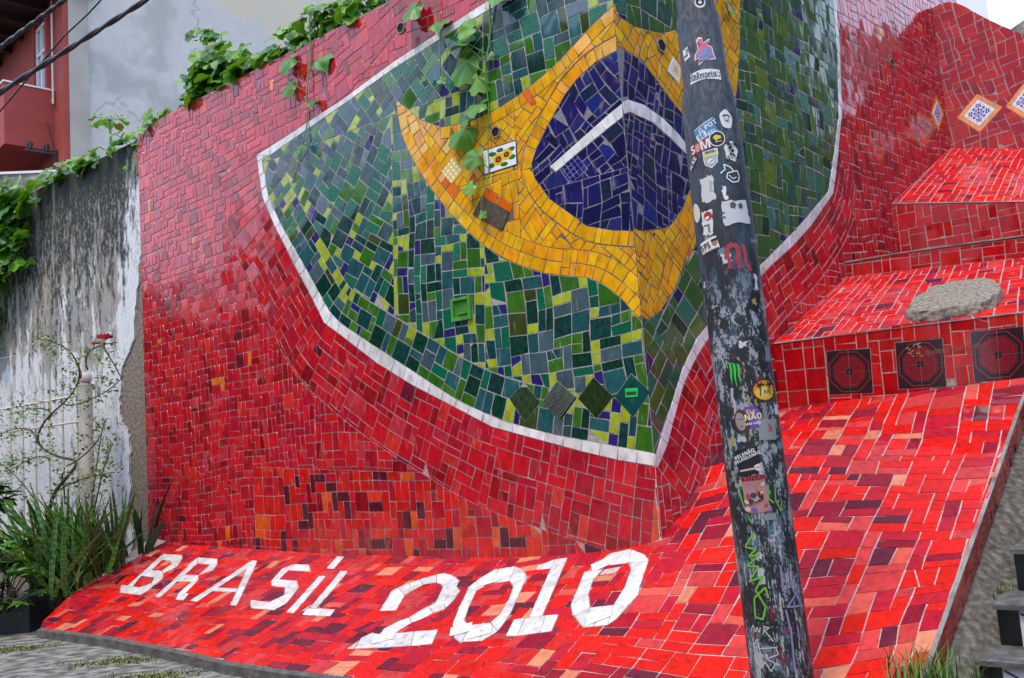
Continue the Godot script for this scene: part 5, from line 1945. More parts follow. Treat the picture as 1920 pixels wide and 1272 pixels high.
func quad2(c: Vector2, w: float, h: float, turn := 0.0) -> PackedVector2Array:
	var r := PackedVector2Array()
	for d in [Vector2(-.5, -.5), Vector2(.5, -.5), Vector2(.5, .5), Vector2(-.5, .5)]:
		r.append(c + Vector2(d.x * w, d.y * h).rotated(turn))
	return r

var layer := 0
# layers: [outline, colour] from the bottom up, then texts [text, at, height, turn, colour, font, squeeze]
func sticker(label: String, layers: Array, texts: Array = []) -> void:
	layer += 1
	var b := Buf.new()
	var h := .0012 + .00025 * (layer % 5)
	for k in layers.size():
		skin_into(b, pole_s, layers[k][0], pole_root.position, h + .0007 * k, layers[k][1], .012)
	var o := put("sticker", b.mesh(mats.ink), pole_root, label)
	for x in texts:
		var m := lettering(pole_s, x[0], x[1], x[2], x[3], pole_root.position, h + .0007 * layers.size(), x[4], x[5] if x.size() > 5 else "Droid Sans", true, x[6] if x.size() > 6 else 1.0)
		put("lettering", m, o)

func spray(pts: PackedVector2Array, w: float, col: Color, label: String, h := .0016) -> void:
	var b := Buf.new()
	for k in pts.size() - 1:
		for g in Geometry2D.offset_polyline(pts.slice(k, k + 2), w, Geometry2D.JOIN_ROUND, Geometry2D.END_ROUND):
			skin_into(b, pole_s, g, pole_root.position, h + k * .00012, col, .012)
	put("graffiti", b.mesh(mats.ink), pole_root, label)

func pole() -> void:
	pole_s = Pole.new()
	pole_root = thing("utility_pole", "thick dark leaning utility pole covered with stickers, torn paper and graffiti", "pole", pole_s.o)
	var b := Buf.new()
	var seg := 40
	var rows := PackedFloat32Array()
	for v in Pole.V:
		rows.append(v)
	for j in rows.size():
		for i in seg + 1:
			var q := Vector2((float(i) / seg - .5) * TAU * .131, rows[j])
			b.add(pole_s.p(q) - pole_root.position, pole_s.n(q), Color.WHITE, Vector2(float(i) / seg, clampf(1.0 - (rows[j] + .2) / 3.7, 0, 1)))
	for j in rows.size() - 1:
		for i in seg:
			var k := j * (seg + 1) + i
			b.tri(k, k + 1, k + seg + 2)
			b.tri(k, k + seg + 2, k + seg + 1)
	var m := picture(pole_skin(), .55)
	m.texture_repeat = true
	m.heightmap_enabled = true
	m.heightmap_texture = noise_tex(.05, 512, [], 71, FastNoiseLite.TYPE_SIMPLEX_SMOOTH, 4)
	m.heightmap_scale = .25
	put("shaft", b.mesh(m), pole_root)
	var wh := Color(.74, .74, .74)
	var bk := Color(.01, .01, .012)
	sticker("round white sticker with a dark face, cut off at the top", [[ell(Vector2(.031, 3.085), .038, .03), wh], [ell(Vector2(.031, 3.088), .03, .022), bk], [ell(Vector2(.031, 3.083), .012, .008), wh]])
	# the pink octopus
	var o := Vector2(.011, 2.842)
	var body_ := PackedVector2Array([Vector2(-.03, .03), Vector2(-.035, .05), Vector2(-.02, .066), Vector2(0, .06), Vector2(.005, .036), Vector2(.03, .05), Vector2(.042, .052), Vector2(.036, .036), Vector2(.022, .026), Vector2(.05, .015), Vector2(.056, -.02), Vector2(.066, -.04), Vector2(.03, -.045), Vector2(-.005, -.045), Vector2(-.035, -.062), Vector2(-.03, -.03), Vector2(-.055, -.035), Vector2(-.05, -.01), Vector2(-.03, .01)])
	var big := PackedVector2Array()
	var sml := PackedVector2Array()
	for q in body_:
		big.append(o + q * 1.06)
		sml.append(o + q * .93)
	var lay_o := [[ccw(big), wh], [ccw(sml), Color(.6, .14, .22)], [quad2(o + Vector2(-.018, -.012), .02, .035, .15), Color(.1, .3, .6)], [quad2(o + Vector2(.01, -.008), .02, .035, -.1), Color(.1, .32, .62)], [quad2(o + Vector2(.036, -.012), .016, .035, -.2), Color(.1, .3, .6)], [quad2(o + Vector2(.0, -.04), .07, .008, .05), Color(.12, .3, .55)], [ell(o + Vector2(-.02, .036), .004, .005), bk]]
	sticker("pink octopus sticker with blue panels", lay_o)
	# blackletter banner
	var ban := PackedVector2Array()
	for k in 9:
		ban.append(Vector2(-.088 + k * .0225, 2.733 - absf(k - 3.5) * .0022 - .026))
	for k in range(8, -1, -1):
		ban.append(Vector2(-.088 + k * .0225, 2.736 - absf(k - 3.5) * .0022 + .02))
	sticker("white banner sticker with black lettering", [[ccw(ban), wh], [quad2(Vector2(.074, 2.725), .026, .022, -.1), bk], [quad2(Vector2(.074, 2.725), .02, .016, -.1), wh]], [["SinRespeto", Vector2(-.014, 2.727), .044, -.02, bk, "Droid Serif", .6]])
	sticker("small white sticker on the edge of the pole", [[quad2(Vector2(-.098, 2.854), .045, .055, .2), wh], [quad2(Vector2(-.1, 2.845), .03, .012, .2), Color(.2, .08, .1)]], [["it", Vector2(-.088, 2.866), .03, .15, bk]])
	sticker("white cut-out sticker of a bearded face", [[ell(Vector2(.076, 2.503), .033, .045, .1, 20, .05), wh], [ell(Vector2(.077, 2.515), .02, .01, -.1), bk], [ell(Vector2(.075, 2.508), .016, .009, 0), wh], [quad2(Vector2(.077, 2.493), .02, .004, -.1), bk], [quad2(Vector2(.068, 2.507), .006, .004, 0), bk], [quad2(Vector2(.084, 2.505), .006, .004, 0), bk]])
	sticker("blue and white printed sticker", [[quad2(Vector2(-.03, 2.462), .1, .07, .4), Color(.06, .24, .5)], [quad2(Vector2(-.05, 2.44), .05, .03, .4), wh], [quad2(Vector2(-.034, 2.494), .1, .004, .4), wh]], [["G POT", Vector2(-.018, 2.478), .032, .4, wh], ["KEL", Vector2(.0, 2.447), .026, .4, wh], ["88", Vector2(-.05, 2.44), .03, .4, Color(.06, .24, .5)]])
	sticker("maroon sticker with big white letters", [[quad2(Vector2(-.071, 2.393), .1, .05, .14), Color(.3, .03, .03)], [ell(Vector2(-.076, 2.392), .014, .02), Color(.6, .3, .18)]], [["S", Vector2(-.103, 2.39), .055, .14, wh], ["M", Vector2(-.038, 2.397), .06, .14, wh]])
	sticker("round black sticker with a yellow box shape", [[ell(Vector2(.019, 2.414), .037, .037), wh], [ell(Vector2(.019, 2.414), .032, .032), bk], [ccw(PackedVector2Array([Vector2(.0, 2.42), Vector2(.012, 2.432), Vector2(.036, 2.426), Vector2(.038, 2.414), Vector2(.02, 2.41), Vector2(.016, 2.402)])), Color(.72, .55, .03)], [quad2(Vector2(.024, 2.4), .03, .003, .1), wh]])
	sticker("black and white torn strip", [[quad2(Vector2(-.116, 2.331), .07, .03, .75), bk]], [["ICKE", Vector2(-.116, 2.331), .03, .75, wh]])
	var sh := PackedVector2Array([Vector2(-.034, .04), Vector2(.034, .044), Vector2(.036, .02), Vector2(.03, .0), Vector2(.03, -.02), Vector2(0, -.045), Vector2(-.03, -.024), Vector2(-.034, .0)])
	var sh1 := PackedVector2Array()
	var sh2 := PackedVector2Array()
	for q in sh:
		sh1.append(Vector2(-.02, 2.327) + q)
		sh2.append(Vector2(-.02, 2.327) + q * .86)
	sticker("grey shield sticker with a yellow stripe", [[ccw(sh1), wh], [ccw(sh2), Color(.38, .4, .44)], [quad2(Vector2(-.02, 2.344), .062, .012, .05), Color(.65, .62, .1)], [ell(Vector2(-.02, 2.314), .016, .013), wh], [quad2(Vector2(-.018, 2.314), .02, .004, .6), Color(.1, .1, .12)]], [["BUTA", Vector2(-.02, 2.36), .016, .03, bk]])
	var sp := []
	sp.append([ell(Vector2(.079, 2.35), .034, .046, 0, 20, .12), wh])
	for k in 16:
		sp.append([ell(Vector2(.079 + rng.randf_range(-.03, .03), 2.35 + rng.randf_range(-.04, .04)), rng.randf_range(.004, .011), rng.randf_range(.003, .009), rng.randf() * 3), bk])
	sticker("black and white splattered sticker", sp)
	# white outline drawing on black
	var ol := Vector2(.05, 2.239)
	spray(PackedVector2Array([ol + Vector2(-.036, .012), ol + Vector2(-.014, .028), ol + Vector2(-.018, .052), ol + Vector2(.012, .036), ol + Vector2(.024, .016), ol + Vector2(.042, .02), ol + Vector2(.05, -.006), ol + Vector2(.04, -.03), ol + Vector2(.012, -.034), ol + Vector2(-.012, -.012), ol + Vector2(-.006, .01), ol + Vector2(.024, .016)]), .0028, wh, "white outline drawing", .0035)
	spray(PackedVector2Array([ol + Vector2(.0, .0), ol + Vector2(.016, -.018), ol + Vector2(.034, -.01)]), .002, wh, "white outline drawing", .0035)
	var torn := func(c: Vector2, w: float, h: float) -> PackedVector2Array:
		var r := PackedVector2Array()
		var base := quad2(c, w, h, rng.randf_range(-.08, .08))
		for k in 4:
			for j in 6:
				r.append(base[k].lerp(base[(k + 1) % 4], j / 6.0) + Vector2(rng.randf_range(-.006, .006), rng.randf_range(-.006, .006)))
		return r
	sticker("torn white paper rectangle", [[torn.call(Vector2(-.052, 2.192), .062, .115), Color(.58, .58, .58)], [torn.call(Vector2(-.034, 2.2), .01, .05), Color(.4, .4, .4)]])
	sticker("narrow white paper scrap", [[torn.call(Vector2(.021, 2.16), .014, .06), wh]])
	sticker("large torn silver paper scrap", [[torn.call(Vector2(.064, 2.07), .125, .105), Color(.56, .57, .59)], [ell(Vector2(.05, 2.1), .014, .016, 0, 12, .2), Color(.07, .08, .1)], [ell(Vector2(.085, 2.096), .012, .013, 0, 12, .2), Color(.07, .08, .1)], [quad2(Vector2(.0, 2.07), .02, .006), Color(.07, .08, .1)], [quad2(Vector2(.0, 2.05), .024, .006), Color(.07, .08, .1)]])
	sticker("cream oval sticker curling off the pole", [[ell(Vector2(-.136, 2.103), .03, .045, .1), Color(.66, .6, .46)]])
	sticker("white sticker of a figure in a red helmet", [[torn.call(Vector2(-.072, 2.04), .055, .11), Color(.66, .66, .66)], [ell(Vector2(-.066, 2.07), .021, .02), Color(.4, .02, .04)], [quad2(Vector2(-.07, 2.062), .02, .012, .2), wh], [quad2(Vector2(-.076, 2.03), .03, .005), Color(.1, .1, .1)], [quad2(Vector2(-.066, 2.01), .008, .03), Color(.15, .15, .15)]])
	sticker("white sticker with black letters and a small capped head", [[quad2(Vector2(-.081, 1.938), .095, .056, .2), wh], [ell(Vector2(-.05, 1.946), .014, .017), Color(.36, .18, .08)], [quad2(Vector2(-.05, 1.958), .03, .01, .2), bk], [quad2(Vector2(-.078, 1.913), .09, .004, .2), Color(.5, .1, .03)]], [["SPS", Vector2(-.097, 1.935), .042, .2, bk, "Droid Sans", .8]])
	for k in 24:      # scraps of old posters
		var c := Vector2(rng.randf_range(-.15, .16), rng.randf_range(.05, 1.75) if k > 5 else rng.randf_range(1.7, 2.3))
		var tone := rng.randf_range(.2, .55)
		layer += 1
		var sb := Buf.new()
		skin_into(sb, pole_s, torn.call(c, rng.randf_range(.012, .05), rng.randf_range(.015, .075)), pole_root.position, .0006 + .00012 * k * .3, Color(tone, tone, tone * 1.04) if k % 7 else Color(.12, .2, .28), .012)
		put("paper_scrap", sb.mesh(mats.ink), pole_root)
	# stencilled red paint
	spray(PackedVector2Array([Vector2(-.005, 1.86), Vector2(0, 1.91), Vector2(.03, 1.925), Vector2(.05, 1.9), Vector2(.04, 1.85)]), .011, Color(.36, .04, .06), "dull red stencilled paint")
	spray(PackedVector2Array([Vector2(.004, 1.86), Vector2(.004, 1.815)]), .008, Color(.33, .035, .05), "dull red stencilled paint", .0018)
	spray(PackedVector2Array([Vector2(.04, 1.86), Vector2(.044, 1.81)]), .009, Color(.33, .035, .05), "dull red stencilled paint", .002)
	spray(PackedVector2Array([Vector2(.07, 1.92), Vector2(.08, 1.87), Vector2(.075, 1.83), Vector2(.1, 1.8)]), .009, Color(.34, .05, .07), "dull red stencilled paint", .0022)
	sticker("dark diamond sticker with a gold figure", [[quad2(Vector2(.097, 1.66), .06, .085, -.5), bk], [torn.call(Vector2(.093, 1.66), .022, .028), Color(.35, .24, .08)]])
	# three green claw marks
	for k in 3:
		var x := -.05 + k * .017
		sticker("bright green claw mark", [[ccw(PackedVector2Array([Vector2(x - .012, 1.406 - k * .004), Vector2(x + .004, 1.4 - k * .006), Vector2(x + .007, 1.37), Vector2(x + .002, 1.335), Vector2(x - .001 + k * .002, 1.3 + (k % 2) * -.012), Vector2(x - .006, 1.34), Vector2(x - .004, 1.37), Vector2(x - .006, 1.394)])), Color(.03, .5, .05)]])
	var pm := Vector2(.089, 1.266)
	var palm := [[ell(pm, .062, .05), Color(.06, .03, .015)], [ell(pm, .055, .044), Color(.72, .24, .02)], [ell(pm + Vector2(0, -.01), .048, .03), Color(.78, .5, .03)], [ell(pm + Vector2(0, -.008), .018, .018), Color(.8, .7, .3)]]
	for sx in [-1, 1]:
		palm.append([quad2(pm + Vector2(.024 * sx, 0), .004, .05, .1 * sx), bk])
		for j in 5:
			palm.append([ell(pm + Vector2(.024 * sx - .002 * sx, .024) + Vector2(cos(j * 1.1), sin(j * 1.1) * .5) * .01, .012, .0035, j * 1.1), bk])
	sticker("round sunset sticker with two black palm trees", palm, [["EK", pm + Vector2(0, -.008), .026, 0, bk]])
	sticker("purple round sticker with yellow and white words", [[ell(Vector2(.011, 1.154), .046, .05), Color(.13, .06, .36)]], [["ELE", Vector2(.012, 1.178), .024, -.1, Color(.75, .5, .08)], ["NÃO", Vector2(.02, 1.156), .036, .05, Color(.78, .7, .3)], ["pela vida", Vector2(.014, 1.128), .016, .05, wh]])
	sticker("sticker of a pale face with long brown hair", [[ell(Vector2(-.03, 1.14), .034, .052, .1), Color(.07, .028, .022)], [ell(Vector2(-.036, 1.14), .021, .04, .1), Color(.3, .25, .22)], [quad2(Vector2(-.034, 1.118), .014, .005, .05), Color(.3, .03, .04)], [quad2(Vector2(-.043, 1.15), .009, .003, .1), bk], [quad2(Vector2(-.027, 1.152), .009, .003, .1), bk]])
	sticker("worn grey paper square", [[torn.call(Vector2(.079, 1.095), .085, .09), Color(.25, .26, .27)], [torn.call(Vector2(.09, 1.1), .02, .03), Color(.3, .1, .12)]])
	sticker("black sticker with white slanted words and a round number", [[quad2(Vector2(-.025, .965), .105, .115, .12), bk], [ell(Vector2(.012, .937), .016, .013), wh], [quad2(Vector2(-.035, .93), .06, .008, .12), Color(.5, .42, .3)]], [["#ELENÃO", Vector2(-.038, .998), .022, .35, wh], ["@ELASELENÃO", Vector2(-.03, .982), .018, .35, wh], ["131", Vector2(.012, .937), .018, .1, Color(.4, .04, .04)]])
	var pk := Vector2(-.013, .815)
	var pink := [[quad2(pk, .1, .14, .05), Color(.42, .2, .22)], [quad2(pk + Vector2(0, .078), .1, .02, .05), bk]]
	for k in 22:
		pink.append([ell(pk + Vector2(rng.randf_range(-.04, .04), rng.randf_range(-.06, .05)), rng.randf_range(.004, .012), rng.randf_range(.004, .014), rng.randf() * 3), [Color(.6, .45, .42), Color(.06, .03, .03), Color(.35, .06, .06), Color(.12, .08, .3), Color(.4, .2, .08)][k % 5]])
	sticker("pink comic sticker under a dark heading", pink, [["TROVÃO", pk + Vector2(0, .078), .026, .05, Color(.5, .04, .05)]])
	# marker tags
	spray(pv([-.039, .659, -.088, .6, -.039, .591, -.076, .559, -.024, .57, -.065, .535, -.093, .519, -.036, .518, -.089, .452, -.024, .476, -.062, .418, -.028, .348, -.047, .295, -.079, .305, -.074, .382, -.02, .43, -.012, .385]), .004, Color(.16, .4, .04), "light green marker scrawl")
	spray(pv([-.085, .87, -.075, .8, -.06, .74, -.04, .7]), .004, Color(.14, .36, .04), "light green marker stroke")
	spray(pv([.045, .86, .04, .8, .06, .78]), .004, Color(.14, .34, .05), "light green marker stroke")
	spray(pv([.075, .85, .07, .79, .09, .74, .1, .78]), .004, Color(.12, .3, .05), "light green marker stroke")
	for s in [[.052, .512, .05, .407, .129, .465], [.059, .342, .14, .416], [.098, .406, .145, .321], [.056, .342, .142, .334], [.051, .331, .061, .243, .056, .072], [.095, .255, .097, .197]]:
		spray(pv(s), .0042, Color(.26, .2, .38), "pale purple marker tag", .0018 + .0002 * s.size())
	for s in [[-.119, .236, -.096, .269, -.089, .24], [-.085, .24, -.08, .262, -.07, .24, -.062, .262], [-.052, .237, -.045, .266, -.025, .261, -.044, .249, -.015, .203], [-.075, .143, -.086, .211, -.107, .18, -.078, .172, -.009, .18, -.002, .151, -.051, .133, -.002, .105], [-.1, .12, -.08, .09, -.06, .12, -.04, .08, -.02, .11]]:
		spray(pv(s), .0022, Color(.5, .5, .5), "thin white marker tag", .0026)
	spray(pv([-.13, 1.46, -.1, 1.46, -.085, 1.42, -.075, 1.38]), .004, Color(.4, .36, .38), "dried pale drip")
	spray(pv([-.055, 1.29, -.06, 1.25, -.05, 1.22, -.055, 1.17]), .006, Color(.4, .36, .38), "dried pale drip")

# ---------------------------------------------------------------- leaves
func vine_leaf(size: float, lobes: float, curl: float) -> ArrayMesh:
	var b := Buf.new()
	var n := 20
	var out := PackedVector3Array()
	for k in n + 1:
		var a := lerpf(-2.75, 2.75, float(k) / n)
		var r := 1.0 + lobes * cos(a * 5.0) * .5 - .12 * absf(a) / 2.75
		r += .05 * (1 if k % 2 else -1)
		var x := sin(a) * r * .5
		var y := cos(a) * r * .52 + .2
		out.append(Vector3(x, curl * (x * x * 1.6) - .16 * maxf(0, y) * maxf(0, y) + .04 * sin(a * 5.0), y) * size)
	# the blade is pinched along its five veins
	var c := b.add(Vector3.ZERO, Vector3.UP, Color.WHITE)
	for ring in 2:
		for k in n + 1:
			var a := lerpf(-2.75, 2.75, float(k) / n)
			var p := out[k] * (.55 if ring == 0 else 1.0)
			p.y += (.035 if ring == 0 else .05) * (absf(sin(a * 2.5)) - .5) * size
			b.add(p, Vector3.UP, Color.WHITE)
	for k in n:
		b.tri(c, c + 1 + k, c + 2 + k)
		b.tri(c + 1 + k, c + 2 + n + k, c + 3 + n + k)
		b.tri(c + 1 + k, c + 3 + n + k, c + 2 + k)
	even_normals(b)
	return b.mesh(mats.leaf0)

func even_normals(b: Buf) -> void:
	var acc := PackedVector3Array()
	acc.resize(b.v.size())
	for k in range(0, b.i.size(), 3):
		var fn := (b.v[b.i[k + 2]] - b.v[b.i[k]]).cross(b.v[b.i[k + 1]] - b.v[b.i[k]])
		for j in 3:
			acc[b.i[k + j]] += fn
	for k in acc.size():
		b.n[k] = acc[k].normalized()

var leaf_mesh := []
func leaf_node(parent: Node3D, at: Vector3, face: Vector3, tip: Vector3, size: float, mat: String) -> void:
	var y := face.normalized()
	var z := (tip - y * tip.dot(y)).normalized()
	var x := y.cross(z)
	var o := MeshInstance3D.new()
	o.name = "leaf"
	o.mesh = leaf_mesh[rng.randi() % leaf_mesh.size()]
	o.material_override = mats[mat]
	o.transform = Transform3D(Basis(x * size, y * size, z * size), at)
	parent.add_child(o, true)

func leaf_key() -> String:
	return ["leaf0", "leaf1", "leaf2", "leaf0", "leaf1", "leaf3"][rng.randi() % 6]

# a cushion of vine along a wall top: spots are [u, height, spread u, spread v, count]
func cushion(called_label: String, spots: Array, size: float, lo: float, hi: float, depth := .4) -> void:
	var first: Array = spots[0]
	var base := W1.p(Vector2(first[0], 5.1))
	var t := thing("climbing_vine", called_label, "vine", base, "vines along the wall tops")
	var stems := Buf.new()
	for s in spots:
		var root_at := W1.p(Vector2(s[0], s[1] - s[3])) - W1.c * .15 - base
		for k in int(s[4]):
			var d := Vector2(rng.randfn(0, .5), rng.randfn(0, .5)).limit_length(1.0)
			var q := Vector2(s[0] + d.x * s[2], s[1] + d.y * s[3])
			var off := lerpf(lo, hi, rng.randf())
			if q.x > -6.2 and q.y < 5.22:
				q.y = 5.22 + rng.randf() * .12
			var at := W1.p(q) + W1.c * off - base
			var face := (W1.c * rng.randf_range(.2, 1.1) + Vector3.UP * rng.randf_range(.3, 1.2) + W1.a * rng.randf_range(-.7, .7))
			var tip := W1.c * rng.randf_range(-.2, .8) - Vector3.UP * rng.randf_range(.0, .9) + W1.a * rng.randf_range(-1, 1)
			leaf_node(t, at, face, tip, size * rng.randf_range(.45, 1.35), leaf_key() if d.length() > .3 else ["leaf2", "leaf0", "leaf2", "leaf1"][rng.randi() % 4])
			if k % 4 == 0:
				stems.tube(PackedVector3Array([at, at.lerp(root_at, .5) - W1.c * .06, root_at + W1.a * d.x * s[2] * .6]), .004, .006, Color.WHITE, 4)
	put("stem", stems.mesh(mats.stalk), t, "", "stuff")

func trail(label: String, s: Surf, line: PackedVector2Array, leaves: Array) -> void:   # leaves: [u, v, size, material, turn, tilt]
	var base := s.p(line[0])
	var t := thing("trailing_vine", label, "vine", base, "vine shoots hanging over the mosaic")
	var a := Along.new(line, 1.0, 2)
	var pts := PackedVector3Array()
	for k in a.pts.size():
		pts.append(s.p(a.pts[k]) + s.n(a.pts[k]) * (.03 + .015 * sin(k * .8)) - base)
	var b := Buf.new()
	b.tube(pts, .008, .003, Color.WHITE, 6)
	put("stem", b.mesh(mats.stalk), t)
	for l in leaves:
		var q := Vector2(l[0], l[1])
		var n := s.n(q)
		var near := 0
		for k in a.pts.size():
			if a.pts[k].distance_to(q) < a.pts[near].distance_to(q):
				near = k
		var at := s.p(q) + n * .07 - base
		var b2 := Buf.new()
		b2.tube(PackedVector3Array([pts[mini(near + 1, pts.size() - 1)], at]), .0035, .003, Color.WHITE, 5)
		put("leaf_stalk", b2.mesh(mats.stalk), t)
		var tip := s.tu(q) * cos(l[4]) + Vector3.UP * sin(l[4])
		var face: Vector3 = n + Vector3.UP * l[5] + s.tu(q) * .15
		leaf_node(t, at, face, tip, l[2], l[3])

func vines() -> void:
	for k in 5:
		leaf_mesh.append(vine_leaf(1.0, [.13, .18, .09, .2, .15][k], [-.5, -.2, .3, -.9, -.35][k]))
	cushion("mounded leafy vine with an upright shoot on top of the red mosaic wall", [[-4.85, 5.44, .5, .3, 260], [-4.35, 5.32, .5, .16, 110], [-5.05, 5.75, .13, .3, 26], [-5.5, 5.27, .35, .09, 34], [-5.95, 5.24, .2, .06, 12]], .165, -.4, .02)
	cushion("dense leafy vine spilling along the wall top towards the picture's top edge", [[-3.5, 5.36, .5, .2, 120], [-2.9, 5.38, .5, .2, 100], [-2.3, 5.42, .6, .22, 90], [-1.5, 5.45, .6, .2, 50]], .17, -.4, .02)
	cushion("leafy vine hanging over the left part of the plaster wall", [[-9.4, 5.0, .75, .3, 150], [-9.2, 4.6, .45, .5, 90], [-9.7, 4.1, .4, .45, 80], [-9.85, 3.5, .2, .4, 22]], .2, .02, .3)
	cushion("low vine creeping along the top of the plaster wall", [[-7.4, 5.16, .65, .07, 46], [-6.55, 5.18, .35, .07, 12], [-8.3, 5.2, .4, .1, 30]], .19, -.25, .08)
	var tip := Vector2(-6.1, 5.08)
	trail("vine shoot with drooping grey green leaves over the red tiles", W1, pv(VINE_A), [[-3.4, 5.07, .24, "leaf_mottled", 3.6, .5], [-3.06, 4.95, .24, "leaf_mottled", .4, .7], [-3.42, 4.84, .2, "leaf1", 3.9, .3], [-3.18, 4.6, .15, "leaf0", .2, 1.4], [-3.28, 4.22, .1, "leaf1", 3.6, .5]])
	trail("thick vine shoot with large lobed leaves over the green and gold tiles", W1, pv(VINE_B), [[-.95, 4.78, .28, "leaf_mottled", -.6, .9], [-1.22, 4.6, .2, "leaf3", 3.3, .4], [-1.28, 4.5, .24, "leaf_mottled", 3.2, 1.2], [-1.3, 4.36, .28, "leaf1", 4.2, .15], [-1.2, 4.2, .2, "leaf3", 4.4, .2], [-1.18, 3.98, .22, "leaf1", 3.5, .8], [-1.36, 3.84, .27, "leaf1", 3.8, .2], [-1.26, 3.58, .2, "leaf1", 3.2, .3], [-1.33, 3.38, .13, "leaf3", 4.0, .4], [-1.1, 4.32, .1, "leaf2", 1.0, .5], [-1.25, 3.15, .08, "leaf3", 4.4, .3]])
	trail("slender vine shoot with mottled leaves at the white border", W1, pv(VINE_C), [[-1.8, 5.0, .22, "leaf_mottled", 4.2, .5], [-1.6, 4.78, .2, "leaf_mottled", .0, 1.3], [-1.58, 4.3, .09, "leaf1", -.6, .4], [-1.75, 4.36, .07, "leaf1", 3.4, .4]])
	trail("thin young vine tip beside the top of the pole", W2, pv(VINE_D), [[1.5, 4.8, .13, "leaf1", -1.2, .4], [1.62, 4.95, .12, "leaf3", .6, .4], [2.0, 4.85, .09, "leaf3", -.6, .3]])
	trail("short vine tip over the left corner of the mosaic", W1, pv([-6.15, 5.2, -6.1, 5.08, -6.3, 4.85, -6.42, 4.75]), [[-6.06, 5.14, .17, "leaf3", .4, .4], [-5.95, 5.22, .2, "leaf1", 1.0, .2], [-6.35, 4.8, .1, "leaf3", 3.3, .5]])

